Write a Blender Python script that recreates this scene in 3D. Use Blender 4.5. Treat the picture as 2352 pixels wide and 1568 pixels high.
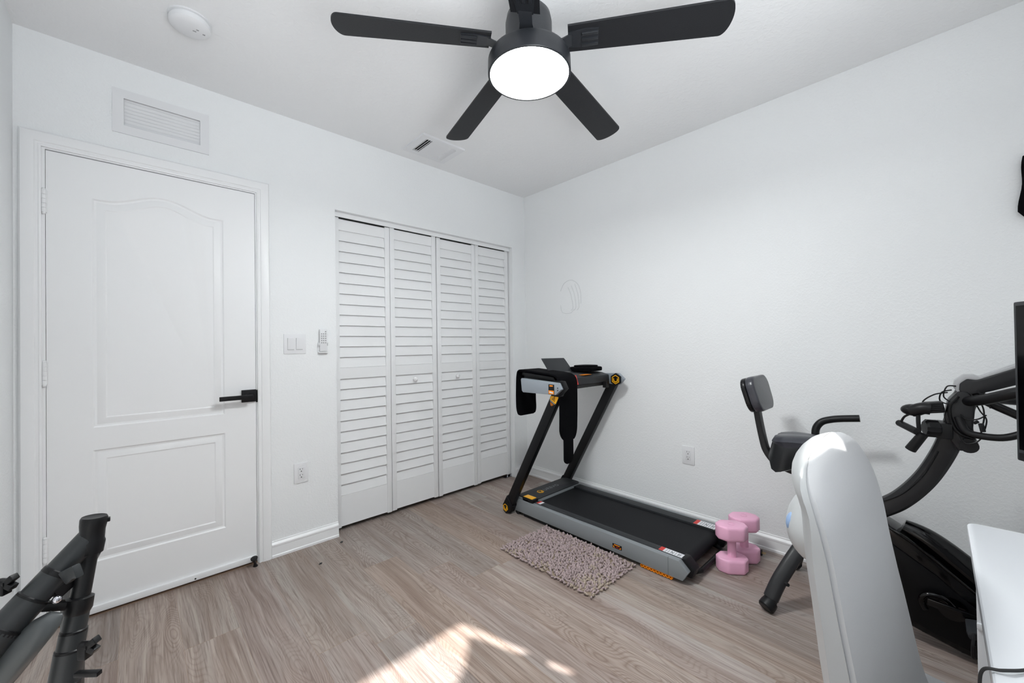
import bpy, bmesh, math, random
from math import sin, cos, pi, radians as rad
from mathutils import Vector as V, Matrix
random.seed(7)
for o in list(bpy.data.objects): bpy.data.objects.remove(o, do_unlink=True)
SC = bpy.context.scene
COL = SC.collection

# ------------------------------------------------------------------ camera
YAW, PITCH, ROLL = rad(46.763552), rad(0.526807), rad(-0.815914)
CAM = V((-2.593454, -2.574207, 1.173563))
fw = V((cos(YAW)*cos(PITCH), sin(YAW)*cos(PITCH), sin(PITCH)))
rt0 = V((sin(YAW), -cos(YAW), 0)); up0 = rt0.cross(fw)
rt = rt0*cos(ROLL) + up0*sin(ROLL); up = -rt0*sin(ROLL) + up0*cos(ROLL)
cd = bpy.data.cameras.new('camera'); cam = bpy.data.objects.new('camera', cd); COL.objects.link(cam)
cd.sensor_width = 36; cd.lens = 14.0212; cd.clip_start = 0.02
cam.matrix_world = Matrix(((rt.x, up.x, -fw.x, CAM.x), (rt.y, up.y, -fw.y, CAM.y), (rt.z, up.z, -fw.z, CAM.z), (0, 0, 0, 1)))
SC.camera = cam
# ------------------------------------------------------------------ world, sun, window light, exposure
W = bpy.data.worlds.new('world'); SC.world = W; W.use_nodes = True
bg = W.node_tree.nodes['Background']; bg.inputs[0].default_value = (.82, .91, 1, 1); bg.inputs[1].default_value = .6
sl = bpy.data.lights.new('sun', 'SUN'); sl.energy = 17; sl.angle = rad(.8); sl.color = (1, .97, .93)
sun = bpy.data.objects.new('sun', sl); COL.objects.link(sun)
SUND = V((-.28*.703, .96*.703, -.712)).normalized()
sun.rotation_euler = SUND.to_track_quat('-Z', 'Y').to_euler(); sun.location = (-.5, -6, 5)
al = bpy.data.lights.new('window_daylight', 'AREA'); al.shape = 'RECTANGLE'; al.size = 1.8; al.size_y = 1.2
al.energy = 56; al.spread = rad(125); al.color = (.93, .97, 1)
wl = bpy.data.objects.new('window_daylight', al); COL.objects.link(wl)
wl.location = (-1.98, -3.45, 1.30); wl.rotation_euler = V((.38, .85, 1.5)).to_track_quat('-Z', 'Z').to_euler()
SC.view_settings.view_transform = 'Standard'; SC.view_settings.look = 'None'
SC.view_settings.gamma = 1; SC.view_settings.use_curve_mapping = False
SC.view_settings.exposure = 0.0

H = 2.523; XL = -2.961; YF = -3.12

# ------------------------------------------------------------------ materials
def srgb(r, g, b):
    f = lambda c: c/12.92 if c <= .04045 else ((c+.055)/1.055)**2.4
    return (f(r/255), f(g/255), f(b/255), 1)
def mat(name, c, rough=.5, metal=0, spec=.5, bump=None, coat=0, var=0, emit=0, sheen=0):
    """principled material; bump=(scale, distance), var = mottling of the base colour"""
    m = bpy.data.materials.new(name); m.use_nodes = True; nt = m.node_tree; N = nt.nodes; L = nt.links
    p = N['Principled BSDF']; p.inputs['Base Color'].default_value = c
    p.inputs['Roughness'].default_value = rough; p.inputs['Metallic'].default_value = metal
    p.inputs['Specular IOR Level'].default_value = spec; p.inputs['Coat Weight'].default_value = coat
    if sheen: p.inputs['Sheen Weight'].default_value = sheen
    if emit:
        p.inputs['Emission Color'].default_value = c; p.inputs['Emission Strength'].default_value = emit
    tc = N.new('ShaderNodeTexCoord')
    if bump:
        n = N.new('ShaderNodeTexNoise'); n.inputs['Scale'].default_value = bump[0]; n.inputs['Detail'].default_value = 3
        L.new(tc.outputs['Object'], n.inputs['Vector'])
        b = N.new('ShaderNodeBump'); b.inputs['Distance'].default_value = bump[1]; b.inputs['Strength'].default_value = 1
        L.new(n.outputs['Fac'], b.inputs['Height']); L.new(b.outputs['Normal'], p.inputs['Normal'])
    if var:
        n = N.new('ShaderNodeTexNoise'); n.inputs['Scale'].default_value = 9; n.inputs['Detail'].default_value = 4
        L.new(tc.outputs['Object'], n.inputs['Vector'])
        r = N.new('ShaderNodeValToRGB'); r.color_ramp.elements[0].position = .35; r.color_ramp.elements[1].position = .65
        r.color_ramp.elements[0].color = tuple(x*(1-var) for x in c[:3])+(1,); r.color_ramp.elements[1].color = tuple(min(1, x*(1+var)) for x in c[:3])+(1,)
        L.new(n.outputs['Fac'], r.inputs[0]); L.new(r.outputs[0], p.inputs['Base Color'])
    return m
def wall_mat(name, c, scale, dist, rough=.55):
    m = bpy.data.materials.new(name); m.use_nodes = True; nt = m.node_tree; N = nt.nodes; L = nt.links
    p = N['Principled BSDF']; p.inputs['Base Color'].default_value = c; p.inputs['Roughness'].default_value = rough
    p.inputs['Specular IOR Level'].default_value = .3
    g = N.new('ShaderNodeNewGeometry')
    mp = N.new('ShaderNodeMapping'); mp.inputs['Rotation'].default_value = (.5, .3, .2); L.new(g.outputs['Position'], mp.inputs[0])
    n = N.new('ShaderNodeTexNoise'); n.inputs['Scale'].default_value = scale; n.inputs['Detail'].default_value = 2.5
    n.inputs['Distortion'].default_value = .6; L.new(mp.outputs[0], n.inputs['Vector'])
    r = N.new('ShaderNodeValToRGB'); r.color_ramp.elements[0].position = .42; r.color_ramp.elements[1].position = .66
    L.new(n.outputs['Fac'], r.inputs[0])
    b = N.new('ShaderNodeBump'); b.inputs['Distance'].default_value = dist; b.inputs['Strength'].default_value = .9
    L.new(r.outputs[0], b.inputs['Height']); L.new(b.outputs[0], p.inputs['Normal'])
    return m
WHITE = srgb(233, 234, 236)
M = {}
M['wall'] = wall_mat('painted_wall', srgb(239, 241, 242), 95, .0005)
M['ceil'] = wall_mat('painted_ceiling', srgb(238, 239, 240), 45, .0006, .7)
M['trim'] = mat('white_trim_paint', srgb(241, 242, 243), .35)
M['door'] = mat('white_door_paint', srgb(241, 242, 243), .38)
M['louver'] = mat('white_closet_paint', srgb(236, 237, 238), .45)
M['plate'] = mat('white_plastic_plate', srgb(232, 233, 235), .28)
M['plate2'] = mat('white_device_plastic', srgb(226, 227, 229), .3)
M['dark'] = mat('dark_void', srgb(30, 29, 28), .9)
M['slot'] = mat('dark_slot', srgb(45, 45, 46), .8)
M['grayslot'] = mat('grey_print', srgb(150, 151, 153), .6)
M['black'] = mat('black_plastic', srgb(16, 16, 18), .42, spec=.3, bump=(260, .0002))
M['blackmetal'] = mat('black_powder_coat', srgb(20, 21, 23), .38, spec=.35, bump=(300, .0001))
M['frame'] = mat('charcoal_frame_paint', srgb(32, 32, 34), .4, spec=.35)
M['housing'] = mat('satin_black_housing', srgb(7, 7, 9), .4, spec=.15)
M['gloss'] = mat('glossy_black_plastic', srgb(3, 3, 4), .10, spec=.25, coat=.15)
M['neoprene'] = mat('black_neoprene', srgb(6, 6, 9), .9, spec=.08, bump=(400, .0003))
M['belt'] = mat('black_rubber_belt', srgb(20, 21, 24), .6, spec=.2, bump=(500, .0003))
M['mill_dark'] = mat('dark_grey_cover', srgb(42, 44, 47), .5, spec=.3, bump=(400, .0001))
M['mill_black'] = mat('black_treadmill_paint', srgb(13, 14, 17), .42, spec=.25)
M['silver'] = mat('grey_rail_paint', srgb(136, 141, 144), .38, metal=.15)
M['silver2'] = mat('light_grey_arm_paint', srgb(150, 158, 166), .35, metal=.1)
M['yellow'] = mat('yellow_print', srgb(245, 178, 20), .4)
M['orange'] = mat('orange_rubber', srgb(240, 140, 16), .45)
M['red'] = mat('red_print', srgb(205, 48, 40), .4)
M['label'] = mat('white_label', srgb(225, 226, 230), .4)
M['greyprint'] = mat('silver_print', srgb(140, 143, 147), .5)
M['pink'] = mat('pink_vinyl', srgb(238, 180, 209), .45, bump=(180, .0004), var=.04)
M['fan'] = mat('matte_black_fan', srgb(36, 38, 42), .42, spec=.4, bump=(220, .0003))
M['blade'] = mat('black_fan_blade', srgb(29, 30, 33), .5, spec=.3, bump=(260, .0004))
M['lamp'] = mat('lit_lamp_diffuser', (.97, 1, 1, 1), .5, emit=126)
M['rug'] = mat('mauve_chenille', srgb(170, 152, 152), .9, sheen=.3)
M['rugtan'] = mat('tan_stained_chenille', srgb(172, 157, 142), .9, sheen=.3)
M['rugbase'] = mat('rug_backing', srgb(150, 134, 116), .9)
M['shell'] = mat('light_grey_chair_plastic', srgb(172, 174, 175), .35)
M['deskwhite'] = mat('white_desk_laminate', srgb(220, 223, 227), .22)
M['grille'] = mat('white_vent_paint', srgb(230, 231, 233), .4)
M['vinylseat'] = mat('grey_black_vinyl', srgb(60, 61, 68), .3, bump=(120, .0004))
M['vinylblack'] = mat('black_vinyl_side', srgb(14, 15, 18), .3, spec=.35)
M['greyplastic'] = mat('light_grey_console_plastic', srgb(168, 168, 170), .35)
M['brass'] = mat('brass_prong', srgb(200, 170, 110), .3, metal=1)
M['chrome'] = mat('bright_steel', srgb(200, 200, 205), .2, metal=1)
M['screen'] = mat('dark_screen', srgb(22, 24, 29), .3)
M['tube'] = mat('black_tripod_tube', srgb(38, 41, 43), .42, bump=(300, .0001))
M['tubegrey'] = mat('grey_tripod_lever', srgb(72, 75, 76), .3)
M['blue'] = mat('pale_blue_reflection', srgb(135, 160, 195), .4)
M['shade'] = mat('grey_blocker_cloth', srgb(150, 150, 152), .9)
M['tan'] = mat('tan_threshold_strip', srgb(140, 116, 96), .6)
M['film'] = mat('clear_glossy_film', srgb(244, 245, 246), .05)
M['leaf'] = mat('leaf_green', srgb(60, 90, 50), .6, var=.2)

def fabric_mat():
    m = mat('woven_chair_fabric', srgb(186, 187, 189), .75, sheen=.2); nt = m.node_tree; N = nt.nodes; L = nt.links
    p = N['Principled BSDF']; tc = N.new('ShaderNodeTexCoord')
    w = N.new('ShaderNodeTexWave'); w.bands_direction = 'Z'; w.inputs['Scale'].default_value = 170; w.inputs['Distortion'].default_value = .6
    L.new(tc.outputs['Object'], w.inputs['Vector'])
    n = N.new('ShaderNodeTexNoise'); n.inputs['Scale'].default_value = 600; L.new(tc.outputs['Object'], n.inputs['Vector'])
    a = N.new('ShaderNodeMath'); a.operation = 'MULTIPLY_ADD'; a.inputs[1].default_value = .12
    L.new(w.outputs['Fac'], a.inputs[0]); L.new(n.outputs['Fac'], a.inputs[2])
    b = N.new('ShaderNodeBump'); b.inputs['Distance'].default_value = .00025; b.inputs['Strength'].default_value = .8
    L.new(a.outputs[0], b.inputs['Height']); L.new(b.outputs[0], p.inputs['Normal'])
    return m
M['fabric'] = fabric_mat()

def floor_mat():
    m = bpy.data.materials.new('oak_vinyl_planks'); m.use_nodes = True; nt = m.node_tree; N = nt.nodes; L = nt.links
    p = N['Principled BSDF']
    def mth(op, a, b=None, c=None):
        n = N.new('ShaderNodeMath'); n.operation = op
        for i, x in enumerate((a, b, c)):
            if x is None: continue
            if isinstance(x, (int, float)): n.inputs[i].default_value = x
            else: L.new(x, n.inputs[i])
        return n.outputs[0]
    def comb(x, y, z):
        n = N.new('ShaderNodeCombineXYZ')
        for i, q in enumerate((x, y, z)):
            if isinstance(q, (int, float)): n.inputs[i].default_value = q
            else: L.new(q, n.inputs[i])
        return n.outputs[0]
    def noise(vec, scale, detail=3, rough=.55, dist=0):
        n = N.new('ShaderNodeTexNoise'); n.inputs['Scale'].default_value = scale; n.inputs['Detail'].default_value = detail
        n.inputs['Roughness'].default_value = rough; n.inputs['Distortion'].default_value = dist; L.new(vec, n.inputs['Vector']); return n.outputs['Fac']
    def ramp(f, stops):
        r = N.new('ShaderNodeValToRGB'); e = r.color_ramp.elements
        while len(e) < len(stops): e.new(.5)
        for k, (pos, c) in zip(e, stops): k.position = pos; k.color = c
        L.new(f, r.inputs[0]); return r.outputs[0]
    def mix(f, a, b, mode='MIX'):
        n = N.new('ShaderNodeMix'); n.data_type = 'RGBA'; n.blend_type = mode
        if isinstance(f, (int, float)): n.inputs[0].default_value = f
        else: L.new(f, n.inputs[0])
        for i, q in ((6, a), (7, b)):
            if isinstance(q, tuple): n.inputs[i].default_value = q
            else: L.new(q, n.inputs[i])
        return n.outputs[2]
    g = N.new('ShaderNodeNewGeometry'); s = N.new('ShaderNodeSeparateXYZ'); L.new(g.outputs['Position'], s.inputs[0])
    x, y = s.outputs[0], s.outputs[1]
    PW, PL = .185, 1.22
    xs = mth('DIVIDE', mth('ADD', x, .06), PW); row = mth('FLOOR', xs); fx = mth('FRACT', xs)
    wn = N.new('ShaderNodeTexWhiteNoise'); wn.noise_dimensions = '1D'; L.new(row, wn.inputs['W'])
    ys = mth('ADD', mth('DIVIDE', y, PL), mth('MULTIPLY', wn.outputs['Value'], 7.3)); idx = mth('FLOOR', ys); fy = mth('FRACT', ys)
    w2 = N.new('ShaderNodeTexWhiteNoise'); w2.noise_dimensions = '2D'; L.new(comb(row, idx, 0), w2.inputs['Vector'])
    rnd = w2.outputs['Value']; rz = mth('MULTIPLY', rnd, 37.0)
    # contour lines of a stretched field: cathedral figure, only where the mask opens
    fld = noise(comb(mth('MULTIPLY', x, 8.5), mth('MULTIPLY', y, 1.9), rz), 1.0, 1.0, .4, .2)
    ring = mth('FRACT', mth('MULTIPLY', fld, 34.0))
    ring = mth('ABSOLUTE', mth('SUBTRACT', mth('MULTIPLY', ring, 2.0), 1.0))
    fig = ramp(noise(comb(mth('MULTIPLY', x, 6), mth('MULTIPLY', y, 1.3), mth('ADD', rz, 5.0)), 1.0, 1, .4), [(.46, (.05, .05, .05, 1)), (.66, (1, 1, 1, 1))])
    fib = noise(comb(mth('MULTIPLY', x, 190), mth('MULTIPLY', y, 5.0), rz), 1.0, 4, .62)
    wv = mth('ADD', x, mth('MULTIPLY', fld, .10))
    strk = noise(comb(mth('MULTIPLY', wv, 46), mth('MULTIPLY', y, .9), rz), 1.0, 4, .6, .2)
    strk2 = noise(comb(mth('MULTIPLY', wv, 130), mth('MULTIPLY', y, 1.6), rz), 1.0, 3, .6, .1)
    big = noise(comb(mth('MULTIPLY', x, 7), mth('MULTIPLY', y, 1.4), mth('ADD', rz, 11.0)), 1.0, 3, .55, .4)
    base = ramp(strk, [(.28, srgb(150, 139, 133)), (.5, srgb(177, 166, 160)), (.72, srgb(198, 189, 183))])
    base = mix(ramp(strk2, [(.46, (0, 0, 0, 1)), (.70, (.6, .6, .6, 1))]), base, srgb(132, 119, 112))
    base = mix(ramp(big, [(.48, (0, 0, 0, 1)), (.72, (.7, .7, .7, 1))]), base, srgb(148, 133, 124))
    band = noise(comb(mth('MULTIPLY', wv, 13), mth('MULTIPLY', y, .8), mth('ADD', rz, 21.0)), 1.0, 2, .5)
    base = mix(ramp(band, [(.52, (0, 0, 0, 1)), (.70, (.75, .75, .75, 1))]), base, srgb(190, 186, 182))
    base = mix(ramp(band, [(.30, (.55, .55, .55, 1)), (.46, (0, 0, 0, 1))]), base, srgb(138, 122, 113))
    base = mix(mth('MULTIPLY', fig, .34), base, srgb(146, 127, 115))
    base = mix(mth('MULTIPLY', mth('MULTIPLY', ring, fig), .30), base, srgb(204, 195, 189))
    dk = ramp(ring, [(0.0, (1, 1, 1, 1)), (.34, (0, 0, 0, 1))])
    base = mix(mth('MULTIPLY', mth('MULTIPLY', dk, fig), .36), base, srgb(116, 98, 90))
    base = mix(ramp(fib, [(.48, (0, 0, 0, 1)), (.68, (.6, .6, .6, 1))]), base, srgb(112, 97, 90))
    tint = ramp(rnd, [(0, srgb(222, 213, 210)), (.35, srgb(238, 232, 230)), (.6, srgb(230, 230, 230)), (.8, srgb(234, 224, 216)), (1, srgb(250, 246, 244))])
    base = mix(1.0, base, tint, 'MULTIPLY')
    # knots
    kn = noise(comb(mth('MULTIPLY', x, 7), mth('MULTIPLY', y, 2.6), mth('ADD', rz, 3.0)), 1.0, 1, .4)
    base = mix(ramp(kn, [(.70, (0, 0, 0, 1)), (.80, (.8, .8, .8, 1))]), base, srgb(96, 82, 74))
    # seams
    ex = mth('MINIMUM', fx, mth('SUBTRACT', 1.0, fx)); ey = mth('MINIMUM', fy, mth('SUBTRACT', 1.0, fy))
    sx = mth('LESS_THAN', ex, .0055); sy = mth('LESS_THAN', ey, .0011)
    seam = mth('MAXIMUM', mth('MULTIPLY', sx, .5), mth('MULTIPLY', sy, .8))
    base = mix(seam, base, srgb(150, 128, 110))
    L.new(base, p.inputs['Base Color'])
    p.inputs['Roughness'].default_value = .42; p.inputs['Specular IOR Level'].default_value = .35
    b = N.new('ShaderNodeBump'); b.inputs['Distance'].default_value = .0006; b.inputs['Strength'].default_value = .5
    L.new(mth('SUBTRACT', fib, seam), b.inputs['Height']); L.new(b.outputs[0], p.inputs['Normal'])
    return m
M['floor'] = floor_mat()
def glass_mat():
    m = bpy.data.materials.new('window_glass'); m.use_nodes = True; nt = m.node_tree; N = nt.nodes; L = nt.links
    N.remove(N['Principled BSDF']); t = N.new('ShaderNodeBsdfTransparent'); g = N.new('ShaderNodeBsdfGlossy'); g.inputs['Roughness'].default_value = .02
    x = N.new('ShaderNodeMixShader'); f = N.new('ShaderNodeFresnel'); f.inputs[0].default_value = 1.3
    L.new(f.outputs[0], x.inputs[0]); L.new(t.outputs[0], x.inputs[1]); L.new(g.outputs[0], x.inputs[2]); L.new(x.outputs[0], N['Material Output'].inputs[0]); return m
M['glass'] = glass_mat()

# ------------------------------------------------------------------ geometry helpers
ORG = {}
def catmull(pts, n=8):
    P = [V(p) for p in pts]; out = []
    for i in range(len(P)-1):
        a, b, c, d = P[max(i-1, 0)], P[i], P[i+1], P[min(i+2, len(P)-1)]
        for k in range(n):
            t = k/n
            out.append(.5*((2*b)+(c-a)*t+(2*a-5*b+4*c-d)*t*t+(3*b-a-3*c+d)*t**3))
    out.append(P[-1]); return out
class B:
    def __init__(s): s.bm = bmesh.new()
    def _bev(s, faces, w, seg=2):
        if w > 0:
            es = list({e for f in faces for e in f.edges})
            bmesh.ops.bevel(s.bm, geom=es, offset=w, segments=seg, profile=.6, affect='EDGES')
        return s
    def hexa(s, vs, bev=0, seg=2):
        v = [s.bm.verts.new(p) for p in vs]
        fs = [s.bm.faces.new([v[i] for i in q]) for q in ((3, 2, 1, 0), (4, 5, 6, 7), (0, 1, 5, 4), (1, 2, 6, 5), (2, 3, 7, 6), (3, 0, 4, 7))]
        return s._bev(fs, bev, seg)
    def box(s, x0, x1, y0, y1, z0, z1, bev=0, seg=2):
        return s.hexa([(x0, y0, z0), (x1, y0, z0), (x1, y1, z0), (x0, y1, z0), (x0, y0, z1), (x1, y0, z1), (x1, y1, z1), (x0, y1, z1)], bev, seg)
    def obox(s, c, u, v, w, bev=0, seg=2):
        c, u, v, w = V(c), V(u), V(v), V(w)
        if u.cross(v).dot(w) < 0: u = -u
        return s.hexa([c+a*u+b*v+d*w for d in (-1, 1) for a, b in ((-1, -1), (1, -1), (1, 1), (-1, 1))], bev, seg)
    def bar(s, p, q, wdir, w, t, bev=0):
        p, q = V(p), V(q); d = (q-p); wd = V(wdir); wd = (wd-d.normalized()*wd.dot(d.normalized())).normalized()
        return s.obox((p+q)/2, d/2, wd*w/2, d.normalized().cross(wd)*t/2, bev)
    def prism(s, pts, ext, bev=0, seg=2):
        """closed planar polygon of 3-D points, extruded by the vector ext"""
        e = V(ext); a = [s.bm.verts.new(p) for p in pts]; b = [s.bm.verts.new(V(p)+e) for p in pts]; n = len(pts)
        fs = [s.bm.faces.new(a[::-1]), s.bm.faces.new(b)]
        fs += [s.bm.faces.new((a[i], a[(i+1) % n], b[(i+1) % n], b[i])) for i in range(n)]
        bmesh.ops.recalc_face_normals(s.bm, faces=fs)
        return s._bev(fs, bev, seg)
    def rings(s, R, cap=True, closed=True):
        vs = [[s.bm.verts.new(p) for p in r] for r in R]; n = len(R[0]); fs = []
        for a, b in zip(vs, vs[1:]):
            for i in range(n if closed else n-1):
                fs.append(s.bm.faces.new((a[i], a[(i+1) % n], b[(i+1) % n], b[i])))
        if cap: fs.append(s.bm.faces.new(vs[0][::-1])); fs.append(s.bm.faces.new(vs[-1]))
        bmesh.ops.recalc_face_normals(s.bm, faces=fs); return s
    def tube(s, pts, r, n=14, ry=None, side=(0, 0, 1), smooth=0, power=2, cap=True):
        P = catmull(pts, smooth) if smooth else [V(p) for p in pts]; R = []
        rad_ = r if callable(r) else (lambda t: r)
        prev = None
        for i, p in enumerate(P):
            t = (P[min(i+1, len(P)-1)]-P[max(i-1, 0)]).normalized()
            if prev is None:
                sd = V(side); sd = sd-t*sd.dot(t)
                if sd.length < 1e-3: sd = V((1, 0, 0))-t*t.x
            else: sd = prev-t*prev.dot(t)
            sd.normalize(); prev = sd; b = t.cross(sd); k = i/max(1, len(P)-1); rr = rad_(k); r2 = rr if ry is None else ry*(rr/rad_(0))
            ring = []
            for j in range(n):
                a = 2*pi*j/n; c_, s_ = cos(a), sin(a); f = (abs(c_)**power+abs(s_)**power)**(-1/power)
                ring.append(p+sd*(c_*rr*f)+b*(s_*r2*f))
            R.append(ring)
        return s.rings(R, cap)
    def cyl(s, p, q, r, r2=None, n=20, cap=True):
        p, q = V(p), V(q); t = (q-p).normalized(); sd = t.orthogonal().normalized(); b = t.cross(sd); r2 = r if r2 is None else r2
        return s.rings([[o+sd*cos(2*pi*j/n)*k+b*sin(2*pi*j/n)*k for j in range(n)] for o, k in ((p, r), (q, r2))], cap)
    def lathe(s, prof, c, axis=(0, 0, 1), n=40, x=None):
        c = V(c); ax = V(axis).normalized(); sd = V(x) if x else ax.orthogonal().normalized(); b = ax.cross(sd)
        return s.rings([[c+ax*z+sd*cos(2*pi*j/n)*max(r, 1e-5)+b*sin(2*pi*j/n)*max(r, 1e-5) for j in range(n)] for r, z in prof])
    def sphere(s, c, r, seg=16, sx=(1, 1, 1)):
        m = Matrix.Translation(c) @ Matrix.Diagonal((*[r*k for k in sx], 1))
        bmesh.ops.create_uvsphere(s.bm, u_segments=seg, v_segments=seg//2+2, radius=1, matrix=m); return s
    def build(s, name, m, parent=None, smooth=True, ang=32, org=None):
        o_ = ORG.get(parent.name, V((0, 0, 0))) if parent else V(org or (0, 0, 0))
        me = bpy.data.meshes.new(name)
        if o_.length: bmesh.ops.translate(s.bm, verts=s.bm.verts, vec=-o_)
        s.bm.to_mesh(me); s.bm.free()
        if smooth:
            for p in me.polygons: p.use_smooth = True
            me.set_sharp_from_angle(angle=rad(ang))
        me.materials.append(M[m] if isinstance(m, str) else m)
        o = bpy.data.objects.new(name, me); COL.objects.link(o)
        if parent: o.parent = parent; ORG[o.name] = o_
        else: o.location = o_; ORG[o.name] = o_
        return o
def thing(name, label, cat, loc, group=None):
    o = bpy.data.objects.new(name, None); COL.objects.link(o); o.location = loc; o.empty_display_size = .05
    ORG[o.name] = V(loc); o['label'] = label; o['category'] = cat
    if group: o['group'] = group
    return o
def tag(o, label, cat, group=None):
    o['label'] = label; o['category'] = cat
    if group: o['group'] = group
    return o
def struct(o, label=None):
    o['kind'] = 'structure'
    if label: o['label'] = label
    return o
def lab(o, t): o['label'] = t; return o
def wall(name, u0, u1, z0, z1, holes, T, m, thick):
    """wall with rectangular holes; T(u, d, z) maps to world, d = depth into the wall"""
    us = sorted({u0, u1, *[h[0] for h in holes], *[h[1] for h in holes]}); zs = sorted({z0, z1, *[h[2] for h in holes], *[h[3] for h in holes]})
    bm = bmesh.new()
    solid = lambda i, j: 0 <= i < len(us)-1 and 0 <= j < len(zs)-1 and not any(h[0]-1e-6 <= us[i] and us[i+1] <= h[1]+1e-6 and h[2]-1e-6 <= zs[j] and zs[j+1] <= h[3]+1e-6 for h in holes)
    q = lambda *p: bm.faces.new([bm.verts.new(T(*a)) for a in p])
    for i in range(len(us)-1):
        for j in range(len(zs)-1):
            if not solid(i, j): continue
            a, b, c, d = us[i], us[i+1], zs[j], zs[j+1]
            q((a, 0, c), (b, 0, c), (b, 0, d), (a, 0, d)); q((a, thick, d), (b, thick, d), (b, thick, c), (a, thick, c))
            if not solid(i-1, j): q((a, 0, c), (a, 0, d), (a, thick, d), (a, thick, c))
            if not solid(i+1, j): q((b, 0, d), (b, 0, c), (b, thick, c), (b, thick, d))
            if not solid(i, j-1): q((b, 0, c), (a, 0, c), (a, thick, c), (b, thick, c))
            if not solid(i, j+1): q((a, 0, d), (b, 0, d), (b, thick, d), (a, thick, d))
    bmesh.ops.remove_doubles(bm, verts=bm.verts, dist=1e-5); bmesh.ops.recalc_face_normals(bm, faces=bm.faces)
    me = bpy.data.meshes.new(name); bm.to_mesh(me); bm.free(); me.materials.append(M[m])
    o = bpy.data.objects.new(name, me); COL.objects.link(o); return struct(o)
def textmesh(s, size, name, m, parent, origin, ux, uy, lift=.0008):
    cu = bpy.data.curves.new(name, 'FONT'); cu.body = s; cu.size = size; cu.extrude = .0002; cu.space_character = 1.15
    t = bpy.data.objects.new(name, cu); COL.objects.link(t)
    me = bpy.data.meshes.new_from_object(t.evaluated_get(bpy.context.evaluated_depsgraph_get()))
    bpy.data.objects.remove(t, do_unlink=True)
    ux, uy = V(ux).normalized(), V(uy).normalized(); un = ux.cross(uy); o_ = ORG[parent.name]
    for v in me.vertices: v.co = V(origin)+ux*v.co.x+uy*v.co.y+un*(v.co.z+lift)-o_
    me.name = name; me.materials.clear(); me.materials.append(M[m])
    o = bpy.data.objects.new(name, me); COL.objects.link(o); o.parent = parent; ORG[o.name] = o_; return o

# ================================================================== SETTING
b = B(); b.box(XL-.12, .12, YF-.14, .75, -.06, 0); struct(b.build('floor', 'floor', smooth=False))
b = B(); b.box(XL-.12, .12, YF-.14, .75, H, H+.08); struct(b.build('ceiling', 'ceil', smooth=False))
DX0, DX1, DZ = -2.8755, -2.1145, 2.0335
KX0, KX1, KZ = -1.684, -.157, 2.042
VX0, VX1, VZ0, VZ1 = -2.637, -2.350, 2.217, 2.349
wall('wall_back', XL-.12, .12, 0, H, [(DX0, DX1, 0, DZ), (KX0, KX1, 0, KZ), (VX0, VX1, VZ0, VZ1)], lambda u, d, z: V((u, d, z)), 'wall', .115)
wall('wall_right', YF-.14, .75, 0, H, [], lambda u, d, z: V((d, u, z)), 'wall', .12)
wall('wall_left', YF-.14, .75, 0, H, [], lambda u, d, z: V((XL-d, u, z)), 'wall', .12)
WX0, WX1, WZ0, WZ1 = -2.85, -.988, .92, 2.195
wall('wall_front', XL-.12, .12, 0, H, [(WX0, WX1, WZ0, WZ1)], lambda u, d, z: V((u, YF-d, z)), 'wall', .14)
# closet interior and the hall side of the door
b = B(); b.box(-1.95, .12, .70, .75, 0, H); b.box(-1.95, -1.90, .115, .70, 0, H); struct(b.build('wall_closet', 'wall', smooth=False))
b = B(); b.box(-3.08, -1.95, .35, .40, 0, H); struct(b.build('wall_hall', 'wall', smooth=False))
# window
wn = B()
for a in ((WX0, WX0+.05, WZ0, WZ1), (WX1-.004, WX1, WZ0, WZ1), (WX0, WX1, WZ0, WZ0+.05), (WX0, WX1, WZ1-.004, WZ1), (WX0+.55, WX0+.58, WZ0, WZ1)):
    wn.box(a[0], a[1], YF-.13, YF-.09, a[2], a[3])
win = struct(wn.build('window_1', 'trim', smooth=False))
b = B(); b.box(WX0+.04, WX1-.01, YF-.114, YF-.109, WZ0+.04, WZ1-.01); b.build('pane', 'glass', win, smooth=False)
b = B(); b.box(WX0-.04, WX1+.04, YF-.085, YF+.03, WZ0-.03, WZ0-.002, .005); b.build('sill', 'trim', win)
# curtain cutout added out of view behind the camera, shapes the sun patch
b = B(); pts = [(-1.055, 2.024), (-1.043, 1.80), (-1.008, 1.775), (-1.008, 1.70), (-1.040, 1.685), (-1.036, 1.60), (-.992, 1.585), (-.992, 1.0), (-1.9, 1.0), (-1.9, 1.80), (-1.50, 1.765), (-1.46, 1.735), (-1.268, 1.868), (-1.222, 1.888)]
b.prism([(x, YF-.062, z) for x, z in pts], (0, .006, 0))
tag(b.build('sun_blocker', 'shade', smooth=False), 'unseen grey cloth added in the window recess to shape the sun patch', 'sun_blocker')
# baseboards: profile swept along the wall
prof = [(0, 0), (.016, 0), (.016, .012), (.012, .016), (.012, .060), (.014, .063), (.014, .072), (.009, .080), (.005, .084), (.005, .089), (0, .091)]
def baseboard(name, p0, p1, nrm):
    b = B(); d = V(p1)-V(p0)
    b.prism([V(p0)+V(nrm)*a+V((0, 0, z)) for a, z in prof], d); struct(b.build(name, 'trim', ang=20))
baseboard('baseboard_back', (-2.048, 0, 0), (-1.684, 0, 0), (0, -1, 0))
baseboard('baseboard_corner', (-.157, 0, 0), (0, 0, 0), (0, -1, 0))
baseboard('baseboard_right', (0, 0, 0), (0, YF, 0), (-1, 0, 0))
baseboard('baseboard_left', (XL, YF, 0), (XL, -.03, 0), (1, 0, 0))
baseboard('baseboard_front', (0, YF, 0), (XL, YF, 0), (0, 1, 0))
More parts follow.
